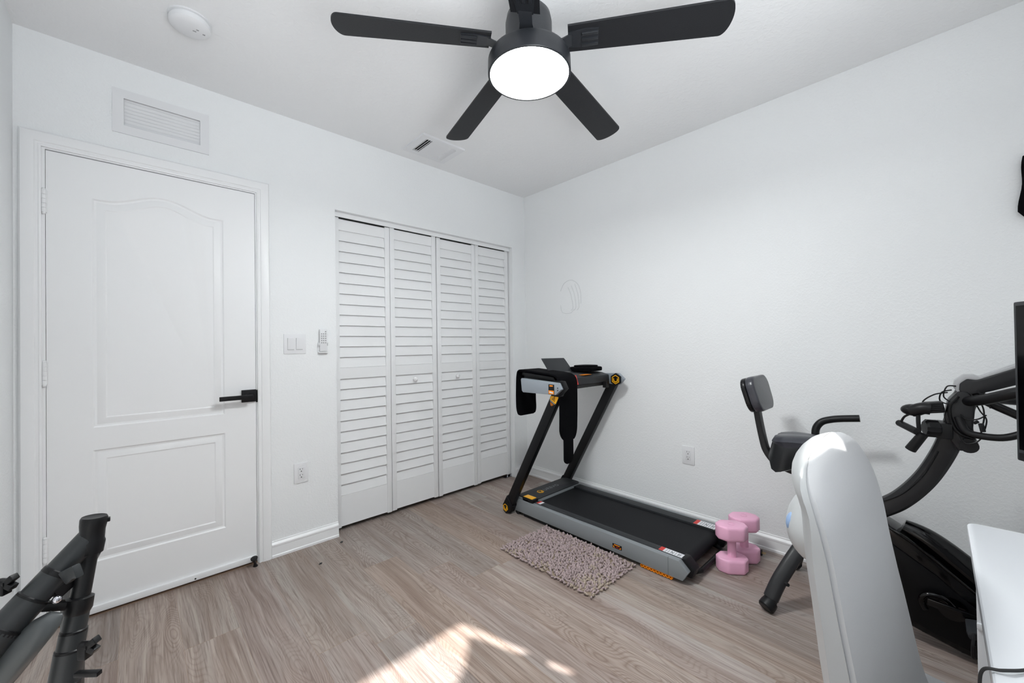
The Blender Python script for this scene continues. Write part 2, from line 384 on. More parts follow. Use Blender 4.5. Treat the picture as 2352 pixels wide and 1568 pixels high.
# door casing (trim_1) with a stepped profile, and jamb
def casing():
    b = B(); w = .062
    prof = [(0, .0), (0, .012), (.006, .014), (.010, .012), (.016, .012), (.020, .016), (.046, .018), (.056, .016), (.062, .010), (.062, 0)]
    X0, X1, Z1 = DX0-.009, DX1+.005, DZ+.006
    path = [(X0, 0, -1, 0), (X0, Z1, -1, 1), (X1, Z1, 1, 1), (X1, 0, 1, 0)]
    R = []
    for x, z, sx, sz in path:
        R.append([V((x+sx*a, -h, z+(a if sz else 0))) for a, h in prof])
    b.rings(R); b.box(DX0-.02, DX0+.001, -.0025, .11, 0, DZ+.02); b.box(DX1-.001, DX1+.02, -.0025, .11, 0, DZ+.02); b.box(DX0-.02, DX1+.02, -.0024, .11, DZ-.0005, DZ+.02); b.box(DX0, DX0+.012, .039, .06, 0, DZ); b.box(DX1-.012, DX1, .039, .06, 0, DZ); b.box(DX0, DX1, .039, .06, DZ-.012, DZ)
    return b.build('trim_1', 'trim', ang=20)
struct(casing(), 'white moulded casing around the door')
# ---------------------------------------------------------------- door_1
sx0, sx1, sz0, sz1 = DX0+.0022, DX1-.0022, .014, DZ-.0034
def door_slab():
    """slab with two recessed moulded panels, the upper one arched"""
    bm = bmesh.new(); YS = .002
    def panel(x0, x1, z0, z1, arch, n=28):
        def loop(i):
            a0, a1, b0, b1 = x0+i, x1-i, z0+i, z1-i; L = [(a0, b0), (a1, b0)]
            for k in range(n+1):
                t = 1-k/n; u = 2*t-1; x = a0+(a1-a0)*t
                L.append((x, b1+arch*max(0, (.5+.5*cos(pi*max(-1, min(1, u/.86)))))))
            return L
        offs = [(0, 0), (.006, .005), (.013, .0065), (.018, .005), (.030, .0015), (.041, .0005), (.046, .003)]
        rings = [[bm.verts.new((x, YS+d, z)) for x, z in loop(i)] for i, d in offs]
        for a, c in zip(rings, rings[1:]):
            m = len(a)
            for i in range(m): bm.faces.new((a[i], a[(i+1) % m], c[(i+1) % m], c[i]))
        bm.faces.new(rings[-1])
        return rings[0]
    U = panel(-2.738, -2.258, .832, 1.856, .058); Lw = panel(-2.738, -2.256, .236, .732, 0, 2)
    c = lambda x, z: bm.verts.new((x, YS, z))
    A, Bq, Cq, Dq = c(sx0, sz0), c(sx1, sz0), c(sx1, sz1), c(sx0, sz1)
    m0, m1 = c(sx0, .782), c(sx1, .782)
    # lower half ring
    bm.faces.new((A, Bq, Lw[1], Lw[0])); bm.faces.new((Bq, m1, Lw[2], Lw[1])); bm.faces.new([m1, m0, Lw[-1]]+[Lw[k] for k in range(len(Lw)-2, 1, -1)]); bm.faces.new((m0, A, Lw[0], Lw[-1]))
    bm.faces.new((m0, m1, U[1], U[0])); bm.faces.new((m1, Cq, U[2], U[1])); bm.faces.new((Cq, Dq, U[-1])+tuple(U[k] for k in range(len(U)-2, 1, -1))); bm.faces.new((Dq, m0, U[0], U[-1]))
    e = [bm.verts.new((v.co.x, YS+.036, v.co.z)) for v in (A, Bq, m1, Cq, Dq, m0)]; f = (A, Bq, m1, Cq, Dq, m0)
    for i in range(6): bm.faces.new((f[i], f[(i+1) % 6], e[(i+1) % 6], e[i]))
    bm.faces.new(e)
    bmesh.ops.recalc_face_normals(bm, faces=bm.faces)
    return bm
b = B(); b.bm.free(); b.bm = door_slab()
door = struct(b.build('door_1', 'door', ang=24), 'white two panel door with arched upper panel')
for z in (1.81, 1.082, .342):
    h = B(); x = DX0-.002
    for k in range(5): h.cyl((x, -.007, z-.047+k*.0189), (x, -.007, z-.047+k*.0189+.0181), .0075, n=14)
    h.sphere((x, -.007, z+.05), .0065, 10); h.sphere((x, -.007, z-.05), .0065, 10); h.box(x+.003, x+.009, -.004, .003, z-.047, z+.047)
    h.build('hinge', 'trim', door)
hd = B(); hd.box(-2.184, -2.118, -.010, .003, .885, .951, .0015); ha = hd.build('handle_rosette', 'black', door)
h = B(); h.cyl((-2.151, -.008, .917), (-2.151, -.05, .917), .011); h.box(-2.287, -2.139, -.058, -.046, .905, .928, .002); h.build('lever', 'black', ha)
b = B(); b.box(-2.1165, -2.110, -.006, .012, .880, .948, .002); lab(b.build('strike_plate', 'black', door), 'dark latch plate on the door edge')
b = B(); b.box(sx0+.002, sx1-.004, -.012, .004, .016, .046, .004); b.build('door_sweep', 'trim', door)
b = B(); b.cyl((-2.385, -.0125, .026), (-2.385, -.011, .026), .004, n=10); b.build('screw', 'slot', door)
b = B(); b.box(DX0, DX1, 0.0, .11, 0, .006); struct(b.build('trim_2', 'tan', smooth=False), 'brown threshold strip under the door')
# door stop in the corner of the door
b = B(); b.lathe([(.0, 0), (.012, .002), (.007, .012), (.006, .03), (.016, .048), (.017, .054), (0, .056)], (-2.132, -.035, .0), axis=(-.15, -.25, .9), n=20)
tag(b.build('door_stop', 'black', org=(-2.132, -.035, 0)), 'small black rubber doorstop at the bottom corner of the door', 'doorstop')

# ---------------------------------------------------------------- closet bifold doors
YC = .050
closet = bpy.data.objects.new('door_2', None); COL.objects.link(closet); closet.location = (-.92, .05, 0); ORG[closet.name] = V((-.92, .05, 0)); struct(closet, 'white louvered bifold closet doors')
edges = [(-1.678, -1.297), (-1.294, -.919), (-.911, -.538), (-.535, -.166)]
for i, (a, c) in enumerate(edges):
    f = B(); st = .032 if i not in () else .03; dz = .003*(i % 2)
    Z0, Z1 = .022+dz, 2.012+dz
    f.box(a, a+.034, YC, YC+.028, Z0, Z1, .002); f.box(c-.034, c, YC, YC+.028, Z0, Z1, .002)
    f.box(a+.03, c-.03, YC+.004, YC+.026, Z1-.078, Z1-.008); f.box(a+.03, c-.03, YC+.004, YC+.026, .972, 1.042); f.box(a+.03, c-.03, YC+.004, YC+.026, Z0+.006, .222)
    p = f.build('bifold_panel', 'louver', closet)
    s = B()
    def slats(z0, n, step):
        for k in range(n):
            z = z0+k*step
            # blade: lower edge forward, upper edge back
            s.obox(((a+c)/2, YC+.0155, z+step/2), ((c-a)/2-.032, 0, 0), V((0, -.0065, -step/2+.0006)), V((0, .003, -.0006)), 0)
    slats(1.042, 13, (Z1-.078-1.042)/13); slats(.222, 11, (.972-.222)/11)
    s.build('louvers', 'louver', p, smooth=False)
    if i in (1, 2):
        k = B(); kx = -1.109 if i == 1 else -.732
        k.lathe([(0, .030), (.010, .029), (.0165, .022), (.016, .015), (.009, .009), (.007, 0)], (kx, YC+.006, .937), axis=(0, -1, 0), n=24); k.build('knob', 'trim', p)
b = B(); b.box(KX0+.002, KX1-.002, YC-.012, YC+.034, KZ-.026, KZ-.001, .002); b.box(KX0+.002, KX1-.002, YC-.016, YC-.011, KZ-.03, KZ-.001); tr = struct(b.build('trim_3', 'trim'), 'white closet door track under the header')
b = B(); b.box(-1.64, -.20, YC+.004, YC+.022, KZ-.0275, KZ-.0255); b.build('track_slot', 'dark', tr, smooth=False)
for x in (-1.664, -.945, -.886, -.18):
    b = B(); b.cyl((x, YC+.013, 2.006), (x, YC+.013, 2.02), .005, n=10); b.build('pivot_pin', 'chrome', closet)
b = B(); b.box(-.235, -.165, YC-.008, YC+.03, .0, .006); b.box(-.176, -.160, YC-.008, YC+.03, .0, .03); b.cyl((-.195, YC+.012, .006), (-.195, YC+.012, .022), .006, n=10); b.build('pivot_bracket', 'chrome', closet)

# ---------------------------------------------------------------- wall fittings
def plate_box(b, x0, x1, z0, z1, t=.006): b.box(x0, x1, -t, .0005, z0, z1, .003)
# return air grille over the door
t = thing('air_return_grille', 'white wall air grille with horizontal slats above the door', 'vent', (-2.495, 0, 2.28))
b = B(); gx0, gx1, gz0, gz1 = -2.672, -2.317, 2.182, 2.386
for a in ((gx0, VX0+.003, gz0, gz1), (VX1-.003, gx1, gz0, gz1), (VX0+.003, VX1-.003, gz0, VZ0+.003), (VX0+.003, VX1-.003, VZ1-.003, gz1)): b.box(a[0], a[1], -.008, .004, a[2], a[3])
b.build('frame', 'grille', t)
b = B()
for k in range(8):
    z = VZ0+.010+k*.0166; b.obox(((VX0+VX1)/2, .008, z), ((VX1-VX0)/2-.002, 0, 0), V((0, -.0042, .0074)), V((0, .0007, .0004)))
b.build('louvers', 'grille', t, smooth=False)
b = B(); b.box(VX0+.001, VX1-.001, .07, .075, VZ0+.001, VZ1-.001); b.build('duct_back', 'grayslot', t, smooth=False)
# light switch
t = thing('light_switch', 'white double rocker light switch plate between the door and closet', 'switch', (-1.92, 0, 1.2))
b = B(); plate_box(b, -1.979, -1.861, 1.141, 1.257); b.build('wall_plate', 'plate', t)
for x in (-1.943, -1.897):
    b = B(); b.hexa([(x-.0165, -.006, 1.166), (x+.0165, -.006, 1.166), (x+.0165, .000, 1.166), (x-.0165, 0, 1.166), (x-.0165, -.0105, 1.233), (x+.0165, -.0105, 1.233), (x+.0165, 0, 1.233), (x-.0165, 0, 1.233)], .0012); r = b.build('rocker', 'plate', t)
    b = B(); b.box(x-.0175, x+.0175, -.0066, -.004, 1.1640, 1.1665); b.box(x-.0178, x-.0168, -.0064, -.004, 1.166, 1.233); b.build('rocker_gap', 'grayslot', r, smooth=False)
# fan remote in its wall cradle
t = thing('remote_cradle', 'white wall cradle holding the fan remote beside the closet', 'remote holder', (-1.765, 0, 1.17))
b = B(); b.box(-1.793, -1.738, -.004, .001, 1.145, 1.21, .002); b.box(-1.795, -1.788, -.022, -.002, 1.188, 1.204, .002); b.box(-1.743, -1.736, -.022, -.002, 1.188, 1.204, .002); b.box(-1.793, -1.738, -.022, -.002, 1.143, 1.150, .002); b.build('holder', 'plate', t)
t = thing('remote_control', 'slim white fan remote with small grey buttons in wall cradle', 'remote', (-1.765, -.01, 1.152))
b = B(); b.box(-1.787, -1.744, -.020, -.005, 1.152, 1.286, .004); b.build('body', 'plate2', t)
for r in range(6):
    for c in range(3):
        if r == 0 and c != 2: continue
        b = B(); b.cyl((-1.777+c*.0115, -.0195, 1.272-r*.0135), (-1.777+c*.0115, -.0212, 1.272-r*.0135), .0034, n=10); b.build('button', 'grayslot', t)
def outlet(name, label, T, loc, nrm, film=False):
    """T(a, d, z): a along the wall to the viewer's right, d out of the wall"""
    t = thing(name, label, 'outlet', loc, None)
    def bx(b, a0, a1, d0, d1, z0, z1, bev=0):
        b.hexa([T(a0, d0, z0), T(a1, d0, z0), T(a1, d1, z0), T(a0, d1, z0), T(a0, d0, z1), T(a1, d0, z1), T(a1, d1, z1), T(a0, d1, z1)], bev)
        bmesh.ops.recalc_face_normals(b.bm, faces=b.bm.faces)
    b = B(); bx(b, -.039, .039, -.0005, .006, -.058, .058, .003); b.build('wall_plate', 'plate', t)
    b = B(); bx(b, -.0178, .0178, .005, .0078, -.0335, .0335, .0015); rc = b.build('receptacle', 'plate2', t)
    for z in (.016, -.018):
        b = B(); bx(b, -.0078, -.0056, .007, .0082, z+.003, z+.0115); bx(b, .0056, .0075, .007, .0082, z+.004, z+.0105); bx(b, -.0028, .0028, .007, .0082, z-.0085, z-.0035)
        b.build('slots', 'slot', rc, smooth=False)
    return t
o1 = outlet('wall_outlet', 'white outlet low on the wall between the door and closet', lambda a, d, z: V((-1.893+a, -d, .441+z)), (-1.893, 0, .441), None)
for pts in ([(-1.885, -.0065, .386), (-1.858, -.0065, .393), (-1.858, -.0065, .40), (-1.872, -.0065, .398)], [(-1.863, -.0065, .47), (-1.858, -.0065, .47), (-1.857, -.0065, .494), (-1.868, -.0065, .496)]):
    b = B(); b.prism(pts, (0, -.0006, 0)); lab(b.build('plastic_film', 'film', o1, smooth=False), 'shiny protective film still on the plate')
outlet('wall_outlet', 'white outlet on the right wall between treadmill and exercise bike', lambda a, d, z: V((-d, -1.466-a, .447+z)), (0, -1.466, .447), None)

# ---------------------------------------------------------------- ceiling fittings
t = thing('ceiling_register', 'white slatted air register on the ceiling near the closet corner', 'vent', (-1.11, -.25, H))
cx0, cx1, cy0, cy1 = -1.272, -.950, -.382, -.116
b = B()
for a in ((cx0, cx0+.045, cy0, cy1), (cx1-.045, cx1, cy0, cy1), (cx0+.045, cx1-.045, cy0, cy0+.04), (cx0+.045, cx1-.045, cy1-.04, cy1)): b.box(a[0], a[1], a[2], a[3], H-.013, H+.001)
b.build('frame', 'grille', t)
b = B(); b.box(cx0+.044, cx1-.044, cy0+.039, cy1-.039, H-.0012, H-.0004); b.build('dark_opening', 'dark', t, smooth=False)
b = B()
for k in range(3):
    x = cx0+.052+k*.016; b.obox((x, (cy0+cy1)/2, H-.0105), V((.006, 0, .0042)), (0, (cy1-cy0)/2-.04, 0), V((.0004, 0, -.0006)))
for k in range(3):
    x = cx1-.052-k*.012; b.obox((x, (cy0+cy1)/2, H-.0105), V((.005, 0, -.0072)), (0, (cy1-cy0)/2-.04, 0), V((.0006, 0, .0005)))
for k in range(12):
    y = cy0+.046+k*.0158; b.obox(((cx0+cx1)/2+.006, y, H-.0105), ((cx1-cx0)/2-.087, 0, 0), V((0, .0038, -.0048)), V((0, .0006, .0005)))
b.build('louvers', 'grille', t, smooth=False)
t = thing('smoke_detector', 'round white smoke detector on the ceiling above the door', 'smoke detector', (-2.43, -.505, H))
b = B(); b.lathe([(.071, 0), (.071, .006), (.064, .008), (.063, .013), (.069, .016), (.068, .030), (.060, .038), (.045, .043), (.0, .044)], (-2.43, -.505, H), axis=(0, 0, -1), n=48); b.build('body', 'plate2', t, ang=40)
b = B()
for dx, dy, l in ((.016, .006, .008), (.024, .020, .006), (.046, .006, .006)): b.box(-2.43+dx-l, -2.43+dx+l*.4, -.505-dy-.0025, -.505-dy+.0025, H-.0445, H-.039)
b.build('sensor_slots', 'grayslot', t, smooth=False)

# ---------------------------------------------------------------- ceiling fan
FX, FY, ZB = -1.563, -1.589, 2.25
t = thing('ceiling_fan', 'matte black five blade ceiling fan with glowing round light', 'ceiling fan', (FX, FY, H))
b = B(); b.lathe([(.0, H-.0005), (.065, H-.0005), (.066, H-.03), (.05, H-.045), (.018, H-.05), (.018, 2.35), (0, 2.345)], (FX, FY, 0), n=36); b.build('mount', 'fan', t)
b = B(); b.lathe([(0, 2.372), (.045, 2.371), (.066, 2.365), (.078, 2.350), (.083, 2.325), (.083, 2.205), (0, 2.204)], (FX, FY, 0), n=48); b.build('motor_housing', 'fan', t)
b = B(); b.lathe([(.06, 2.206), (.130, 2.205), (.142, 2.200), (.147, 2.190), (.148, 2.160), (.148, 2.141), (.1465, 2.139), (.1405, 2.139), (.1395, 2.143), (.1395, 2.16), (.06, 2.162)], (FX, FY, 0), n=64); b.build('light_ring', 'fan', t)
b = B(); b.lathe([(0, 2.1415), (.08, 2.1415), (.136, 2.1425), (.1392, 2.146), (.1392, 2.156), (0, 2.157)], (FX, FY, 0), n=64); lab(b.build('light_lens', 'lamp', t), 'glowing white lens')
BL = [(75.7, .735, .022), (146.5, .667, .03), (219.5, .66, .022), (-53.2, .68, .03), (11.3, .765, .02)]
for ang, R, pitch in BL:
    a = rad(ang); d = V((cos(a), sin(a), 0)); s = V((-sin(a), cos(a), 0)); root = V((FX, FY, ZB))
    P = lambda r, w, z=0: root+d*r+s*w+V((0, 0, z-(r-.14)*.012+(-.20*w)))
    r0 = .140; n = 14; outline = []
    w0, w1 = .048, .060
    top = [(r0+.006, w0-.004)]
    for k in range(n+1):
        q = k/n; outline.append((r0+(R-r0-.03)*q, w0+(w1-w0)*q))
    arc = [(R-.03+.03*cos(x)**.7 if cos(x) > 0 else R-.03, w1*sin(x)) for x in [pi/2*(1-k/8) for k in range(1, 16)]]
    for x in [pi/2*(1-k/9) for k in range(1, 18)]: outline.append((R-.03+.03*max(0, cos(x)), w1*sin(x)))
    for k in range(n+1):
        q = 1-k/n; outline.append((r0+(R-r0-.03)*q, -(w0+(w1-w0)*q)))
    bl = B(); bl.prism([P(r, w) for r, w in outline], (0, 0, .007)); blade = bl.build('blade', 'blade', t)
    br = B(); br.prism([P(.065, -.030, -.03), P(.065, .030, -.03), P(.120, .021, -.016), P(.152, .022, -.004), P(.152, -.022, -.004), P(.120, -.021, -.016)], (0, 0, .005))
    br.prism([P(.14, -.026, -.004), P(.14, .026, -.004), P(.20, .034, -.004), P(.245, .03, -.004), P(.245, -.03, -.004), P(.20, -.034, -.004)], (0, 0, .004))
    for w in (-.02, 0, .02): br.obox(P(.215, w, -.006), d*.028, s*.0055, V((0, 0, .004)), .002)
    br.build('blade_bracket', 'fan', blade)

# ================================================================== TREADMILL
t = thing('treadmill', 'black and grey treadmill with angled uprights along the right wall', 'treadmill', (-.4, -1.1, 0))
# side rails
for x0, x1, nm in ((-.676, -.642, 'side_rail'), (-.148, -.120, 'side_rail')):
    b = B(); pr = [(-.50, .024), (-.50, .098), (-.52, .106), (-1.695, .110), (-1.742, .066), (-1.715, .020)]
    b.prism([(x0, y, z) for y, z in pr], (x1-x0, 0, 0), .003)
    r = b.build(nm, 'silver', t)
    if x0 < -.5:
        b = B(); b.box(x0-.0006, x0+.01, -1.644, -1.643, .022, .110); b.build('seam', 'slot', r, smooth=False)
        b = B(); b.box(x0-.0012, x0+.01, -1.384, -1.325, .046, .070, .002); bd = b.build('warning_badge', 'mill_black', r); lab(bd, 'small black and amber badge')
        b = B(); b.prism([(x0-.0012, -1.330, .050), (x0-.0012, -1.342, .050), (x0-.0012, -1.330, .060)], (-.0006, 0, 0)); b.prism([(x0-.0012, -1.379, .050), (x0-.0012, -1.366, .050), (x0-.0012, -1.379, .061)], (-.0006, 0, 0)); b.box(x0-.0018, x0-.001, -1.372, -1.336, .062, .067); b.build('badge_print', 'orange', bd, smooth=False)
        b = B(); b.box(x0-.0018, x0-.001, -1.364, -1.348, .0525, .0555); b.build('badge_mark', 'red', bd, smooth=False)
# deck, belt, foot rails
b = B(); b.box(-.645, -.145, -1.69, -.56, .03, .09); b.build('deck', 'mill_black', t, smooth=False)
b = B(); cs = [(-.56, .094), (-.56, .1005), (-1.68, .1005)]+[(-1.685-.032*sin(a), .068+.032*cos(a)) for a in [pi*k/10 for k in range(11)]]+[(-.60, .036)]
b.prism([(-.588, y, z) for y, z in cs], (.368, 0, 0)); b.build('running_belt', 'belt', t)
for x0, x1 in ((-.644, -.598), (-.216, -.146)):
    b = B(); b.box(x0, x1, -1.70, -.66, .086, .1115, .003); fr = b.build('foot_rail', 'mill_dark', t)
    # stickers at the rear end
    b = B(); b.box(x0+.004, x1-.002, -1.70, -1.575, .1112, .1118); lb = b.build('safety_sticker', 'label', fr, smooth=False); lab(lb, 'white safety sticker with a red end')
    b = B(); b.box(x0+.004, x1-.002, -1.597, -1.575, .1118, .1121); b.build('sticker_red', 'red', lb, smooth=False)
    b = B()
    for k in range(7): b.box(x0+.008, x1-.008, -1.612-k*.012, -1.609-k*.012, .1118, .1120)
    b.obox(((x0+x1)/2, -1.64, .1119), (.008, .004, 0), (-.002, .003, 0), (0, 0, .0002)); b.obox(((x0+x1)/2, -1.675, .1119), (.008, -.004, 0), (.002, .003, 0), (0, 0, .0002))
    b.build('sticker_print', 'greyprint', lb, smooth=False)
b = B(); b.box(-.643, -.600, -.752, -.716, .1116, .1122); lb = b.build('front_sticker', 'label', t, smooth=False); lab(lb, 'small red and white sticker')
b = B(); b.box(-.643, -.600, -.733, -.716, .1122, .1125); b.build('front_sticker_red', 'red', lb, smooth=False)
# rear end caps and ground bar
for x0, x1 in ((-.644, -.578), (-.225, -.146)):
    b = B(); b.prism([(x0, y, z) for y, z in ((-1.69, .03), (-1.69, .112), (-1.715, .112), (-1.76, .070), (-1.745, .03))], (x1-x0, 0, 0), .006); b.build('rear_cap', 'mill_black', t)
b = B(); b.tube([(-.575, -1.69, .035), (-.568, -1.725, .030), (-.54, -1.744, .028), (-.50, -1.748, .028), (-.30, -1.748, .028), (-.255, -1.744, .028), (-.235, -1.725, .030), (-.228, -1.69, .035)], .0115, smooth=6); b.build('ground_bar', 'black', t)
# motor cover with silver border
def rr(x0, x1, y0, y1, r, n=6):
    out = []
    for cx, cy, a0 in ((x1-r, y1-r, 0), (x0+r, y1-r, pi/2), (x0+r, y0+r, pi), (x1-r, y0+r, 1.5*pi)):
        out += [(cx+r*cos(a0+pi/2*k/n), cy+r*sin(a0+pi/2*k/n)) for k in range(n+1)]
    return out
b = B(); b.prism([(x, y, .03) for x, y in rr(-.662, -.122, -.700, -.530, .035)], (0, 0, .088), .003); b.build('cover_border', 'silver', t)
b = B(); b.prism([(x, y, .06) for x, y in rr(-.652, -.132, -.698, -.540, .03)], (0, 0, .066), .006); cov = b.build('motor_cover', 'mill_dark', t)
b = B(); b.box(-.662, -.604, -.700, -.600, .10, .130, .006); fc = b.build('rail_front_cap', 'black', t)
b = B(); b.box(-.657, -.612, -.688, -.608, .1295, .1322, .0012); lab(b.build('foot_mark', 'yellow', fc), 'yellow step mark')
def hexlogo(c, ux, uy, r, parent, m='yellow', lift=.001):
    c, ux, uy = V(c), V(ux).normalized(), V(uy).normalized(); n = ux.cross(uy)
    b = B(); P = lambda a, k: c+ux*cos(a)*k+uy*sin(a)*k
    def ringseg(k0, k1, seg):
        for i in seg:
            a0, a1 = pi/6+i*pi/3, pi/6+(i+1)*pi/3
            b.prism([P(a0, k0), P(a1, k0), P(a1, k1), P(a0, k1)], n*lift)
    ringseg(r, r*.82, range(6)); ringseg(r*.66, r*.42, (2, 3, 4, 5)); 
    return lab(b.build('hexagon_emblem', m, parent, smooth=False), 'amber hexagon emblem')
hexlogo((-.500, -.622, .1262), (1, 0, 0), (0, 1, 0), .027, cov)
textmesh('UREVO', .045, 'lettering', 'greyprint', cov, (-.462, -.634, .1262), (1, 0, 0), (0, 1, 0))
# orange comb foot
b = B()
for k in range(10):
    y = -1.50-k*.0172
    for j in range(6):
        a0, a1 = j*pi/3, (j+1)*pi/3; Q = lambda a, q: V((-.674, y+q*cos(a), .0125+q*sin(a)))
        b.prism([Q(a0, .0098), Q(a1, .0098), Q(a1, .0060), Q(a0, .0060)], (.03, 0, 0))
b.box(-.672, -.646, -1.662, -1.496, .018, .0245); lab(b.build('comb_foot', 'orange', t, smooth=False), 'orange honeycomb rubber foot')
b = B(); b.box(-.67, -.645, -1.30, -.62, .005, .03); b.box(-.145, -.125, -1.30, -.62, .005, .03); b.cyl((-.67, -.56, .02), (-.12, -.56, .02), .02); b.build('underframe', 'mill_black', t)
b = B(); b.box(-.145, -.122, -1.67, -1.50, 0, .022); b.build('comb_foot', 'orange', t, smooth=False)
# uprights
for x0, x1 in ((-.716, -.680), (-.116, -.078)):
    xm = (x0+x1)/2; A, T_ = V((xm, -.505, .045)), V((xm, -.987, .905)); dd = (T_-A).normalized(); wdir = V((0, 1, 0))
    b = B(); b.bar(A, T_, wdir, .064, x1-x0, .004); u = b.build('upright', 'mill_black', t)
    # boot: hexagonal end
    wv = (wdir-dd*wdir.dot(dd)).normalized(); b = B(); hp = lambda s_, w_: A+dd*s_+wv*w_
    b.prism([hp(-.045, -.012)+V((x0-xm-.005, 0, 0)), hp(-.045, .018)+V((x0-xm-.005, 0, 0)), hp(-.012, .041)+V((x0-xm-.005, 0, 0)), hp(.075, .038)+V((x0-xm-.005, 0, 0)), hp(.04, -.038)+V((x0-xm-.005, 0, 0)), hp(-.012, -.041)+V((x0-xm-.005, 0, 0))], (x1-x0+.01, 0, 0), .003); bo = b.build('upright_boot', 'mill_black', u)
    b = B(); b.cyl((x1-.002 if x0 < -.5 else x0+.002, -.53, .07), (-.60 if x0 < -.5 else -.16, -.53, .07), .028); b.build('pivot', 'mill_black', u)
    if x0 < -.5: hexlogo((x0-.005, -.492, .040), (0, -1, .2), (0, .2, 1), .026, bo)
# top arms
b = B(); b.prism([(-.742, y, z) for y, z in ((-.690, .955), (-.684, .945), (-.692, .872), (-.704, .862), (-.985, .866), (-1.030, .903), (-1.008, .940))], (.028, 0, 0), .004); arm = b.build('arm', 'silver2', t)
b = B(); b.prism([(-.722, y, z) for y, z in ((-.93, .855), (-.99, .852), (-1.045, .905), (-1.02, .950), (-.95, .95))], (.035, 0, 0), .003); b.build('arm_joint', 'mill_black', t)
b = B(); b.box(-.7432, -.741, -.975, -.928, .868, .929, .001); wb = b.build('warning_label', 'mill_black', arm); lab(wb, 'amber and black warning label')
b = B(); b.box(-.7440, -.743, -.973, -.930, .870, .892); b.build('label_panel', 'orange', wb, smooth=False)
b = B(); b.box(-.7440, -.743, -.965, -.938, .916, .924); b.build('label_heading', 'orange', wb, smooth=False)
b = B(); b.obox((-.7444, -.952, .880), (.0002, 0, 0), (0, .014, .002), (0, -.001, .004)); b.build('label_picture', 'label', wb, smooth=False)
for z in (.910, .896):
    b = B(); b.cyl((-.7425, -1.003, z), (-.744, -1.003, z), .004, n=10); b.build('screw', 'slot', arm)
b = B(); b.prism([(-.118, y, z) for y, z in ((-.80, .915), (-.80, .955), (-1.03, .965), (-1.075, .925), (-1.04, .885), (-.97, .885))], (.030, 0, 0), .004); arm2 = b.build('arm', 'silver2', t)
b = B(); b.prism([(-.128, -1.016+.046*cos(pi/6+k*pi/3), .920+.046*sin(pi/6+k*pi/3)) for k in range(6)], (.012, 0, 0), .002); hp2 = b.build('arm_cap', 'mill_black', arm2)
hexlogo((-.1285, -1.016, .920), (0, -1, 0), (0, 0, 1), .033, hp2)
# upright warning label (near)
un = V((-.7165, 0, 0)); A, T_ = V((-.7165, -.505, .045)), V((-.7165, -.987, .905)); dd = (T_-A).normalized(); wv = V((0, 1, 0)); wv = (wv-dd*wv.dot(dd)).normalized()
pp = lambda s_, w_: T_+dd*s_+wv*w_
b = B(); b.prism([pp(-.040, -.020), pp(-.040, .020), pp(-.052, .027), pp(-.098, .027), pp(-.098, -.027), pp(-.052, -.027)], (-.0010, 0, 0)); yl = lab(b.build('caution_label', 'yellow', t, smooth=False), 'yellow caution label')
b = B(); b.prism([pp(-.090, -.014), pp(-.090, .014), pp(-.055, 0)], (-.0014, 0, 0)); b.build('caution_triangle', 'mill_black', yl, smooth=False)
b = B(); b.prism([pp(-.087, -.009), pp(-.087, .009), pp(-.062, 0)], (-.0018, 0, 0)); b.build('caution_triangle_fill', 'yellow', yl, smooth=False)
b = B(); b.prism([pp(-.085, -.003), pp(-.085, .003), pp(-.070, .001), pp(-.070, -.001)], (-.0022, 0, 0)); b.build('caution_sign', 'mill_black', yl, smooth=False)
b = B(); b.prism([pp(-.101, -.022), pp(-.101, .022), pp(-.106, .022), pp(-.106, -.022)], (-.001, 0, 0)); b.build('caution_strip', 'greyprint', yl, smooth=False)
b = B()
for k in range(3): b.prism([pp(-.112-k*.006, -.015+k*.004), pp(-.112-k*.006, .015-k*.004), pp(-.114-k*.006, .015-k*.004), pp(-.114-k*.006, -.015+k*.004)], (-.001, 0, 0))
b.build('caution_text', 'orange', yl, smooth=False)
# console
b = B(); cpr = [(-.640, .985), (-.900, .972), (-.962, .955), (-.966, .905), (-.94, .898), (-.80, .935), (-.640, .950)]
b.prism([(-.672, y, z) for y, z in cpr], (.545, 0, 0), .008); con = b.build('console', 'mill_dark', t)
b = B(); b.prism([(-.690, y, z) for y, z in ((-.640, .992), (-.925, .968), (-.940, .945), (-.91, .94), (-.64, .968))], (.07, 0, 0), .006); b.build('tray_edge', 'black', con)
b = B(); b.box(-.71, -.12, -.96, -.93, .882, .905, .004); b.box(-.20, -.16, -.985, -.955, .865, .91, .004); b.build('crossbar', 'black', t)
b = B(); b.box(-.42, -.33, -.955, -.90, .9655, .9672); lab(b.build('console_sticker', 'orange', con, smooth=False), 'orange sticker on the console')
b = B(); b.prism([(-.585, -.80, .985), (-.335, -.80, .985), (-.325, -.715, 1.072), (-.57, -.715, 1.076)], (0, .006, .004), .002); b.build('device_holder', 'mill_dark', con)
b = B(); b.prism([(-.524, -.960, .972), (-.510, -.960, .972), (-.494, -.9675, .910), (-.508, -.9675, .910)], (0, -.004, 0)); lab(b.build('safety_clip', 'red', con, smooth=False), 'red safety clip strip')
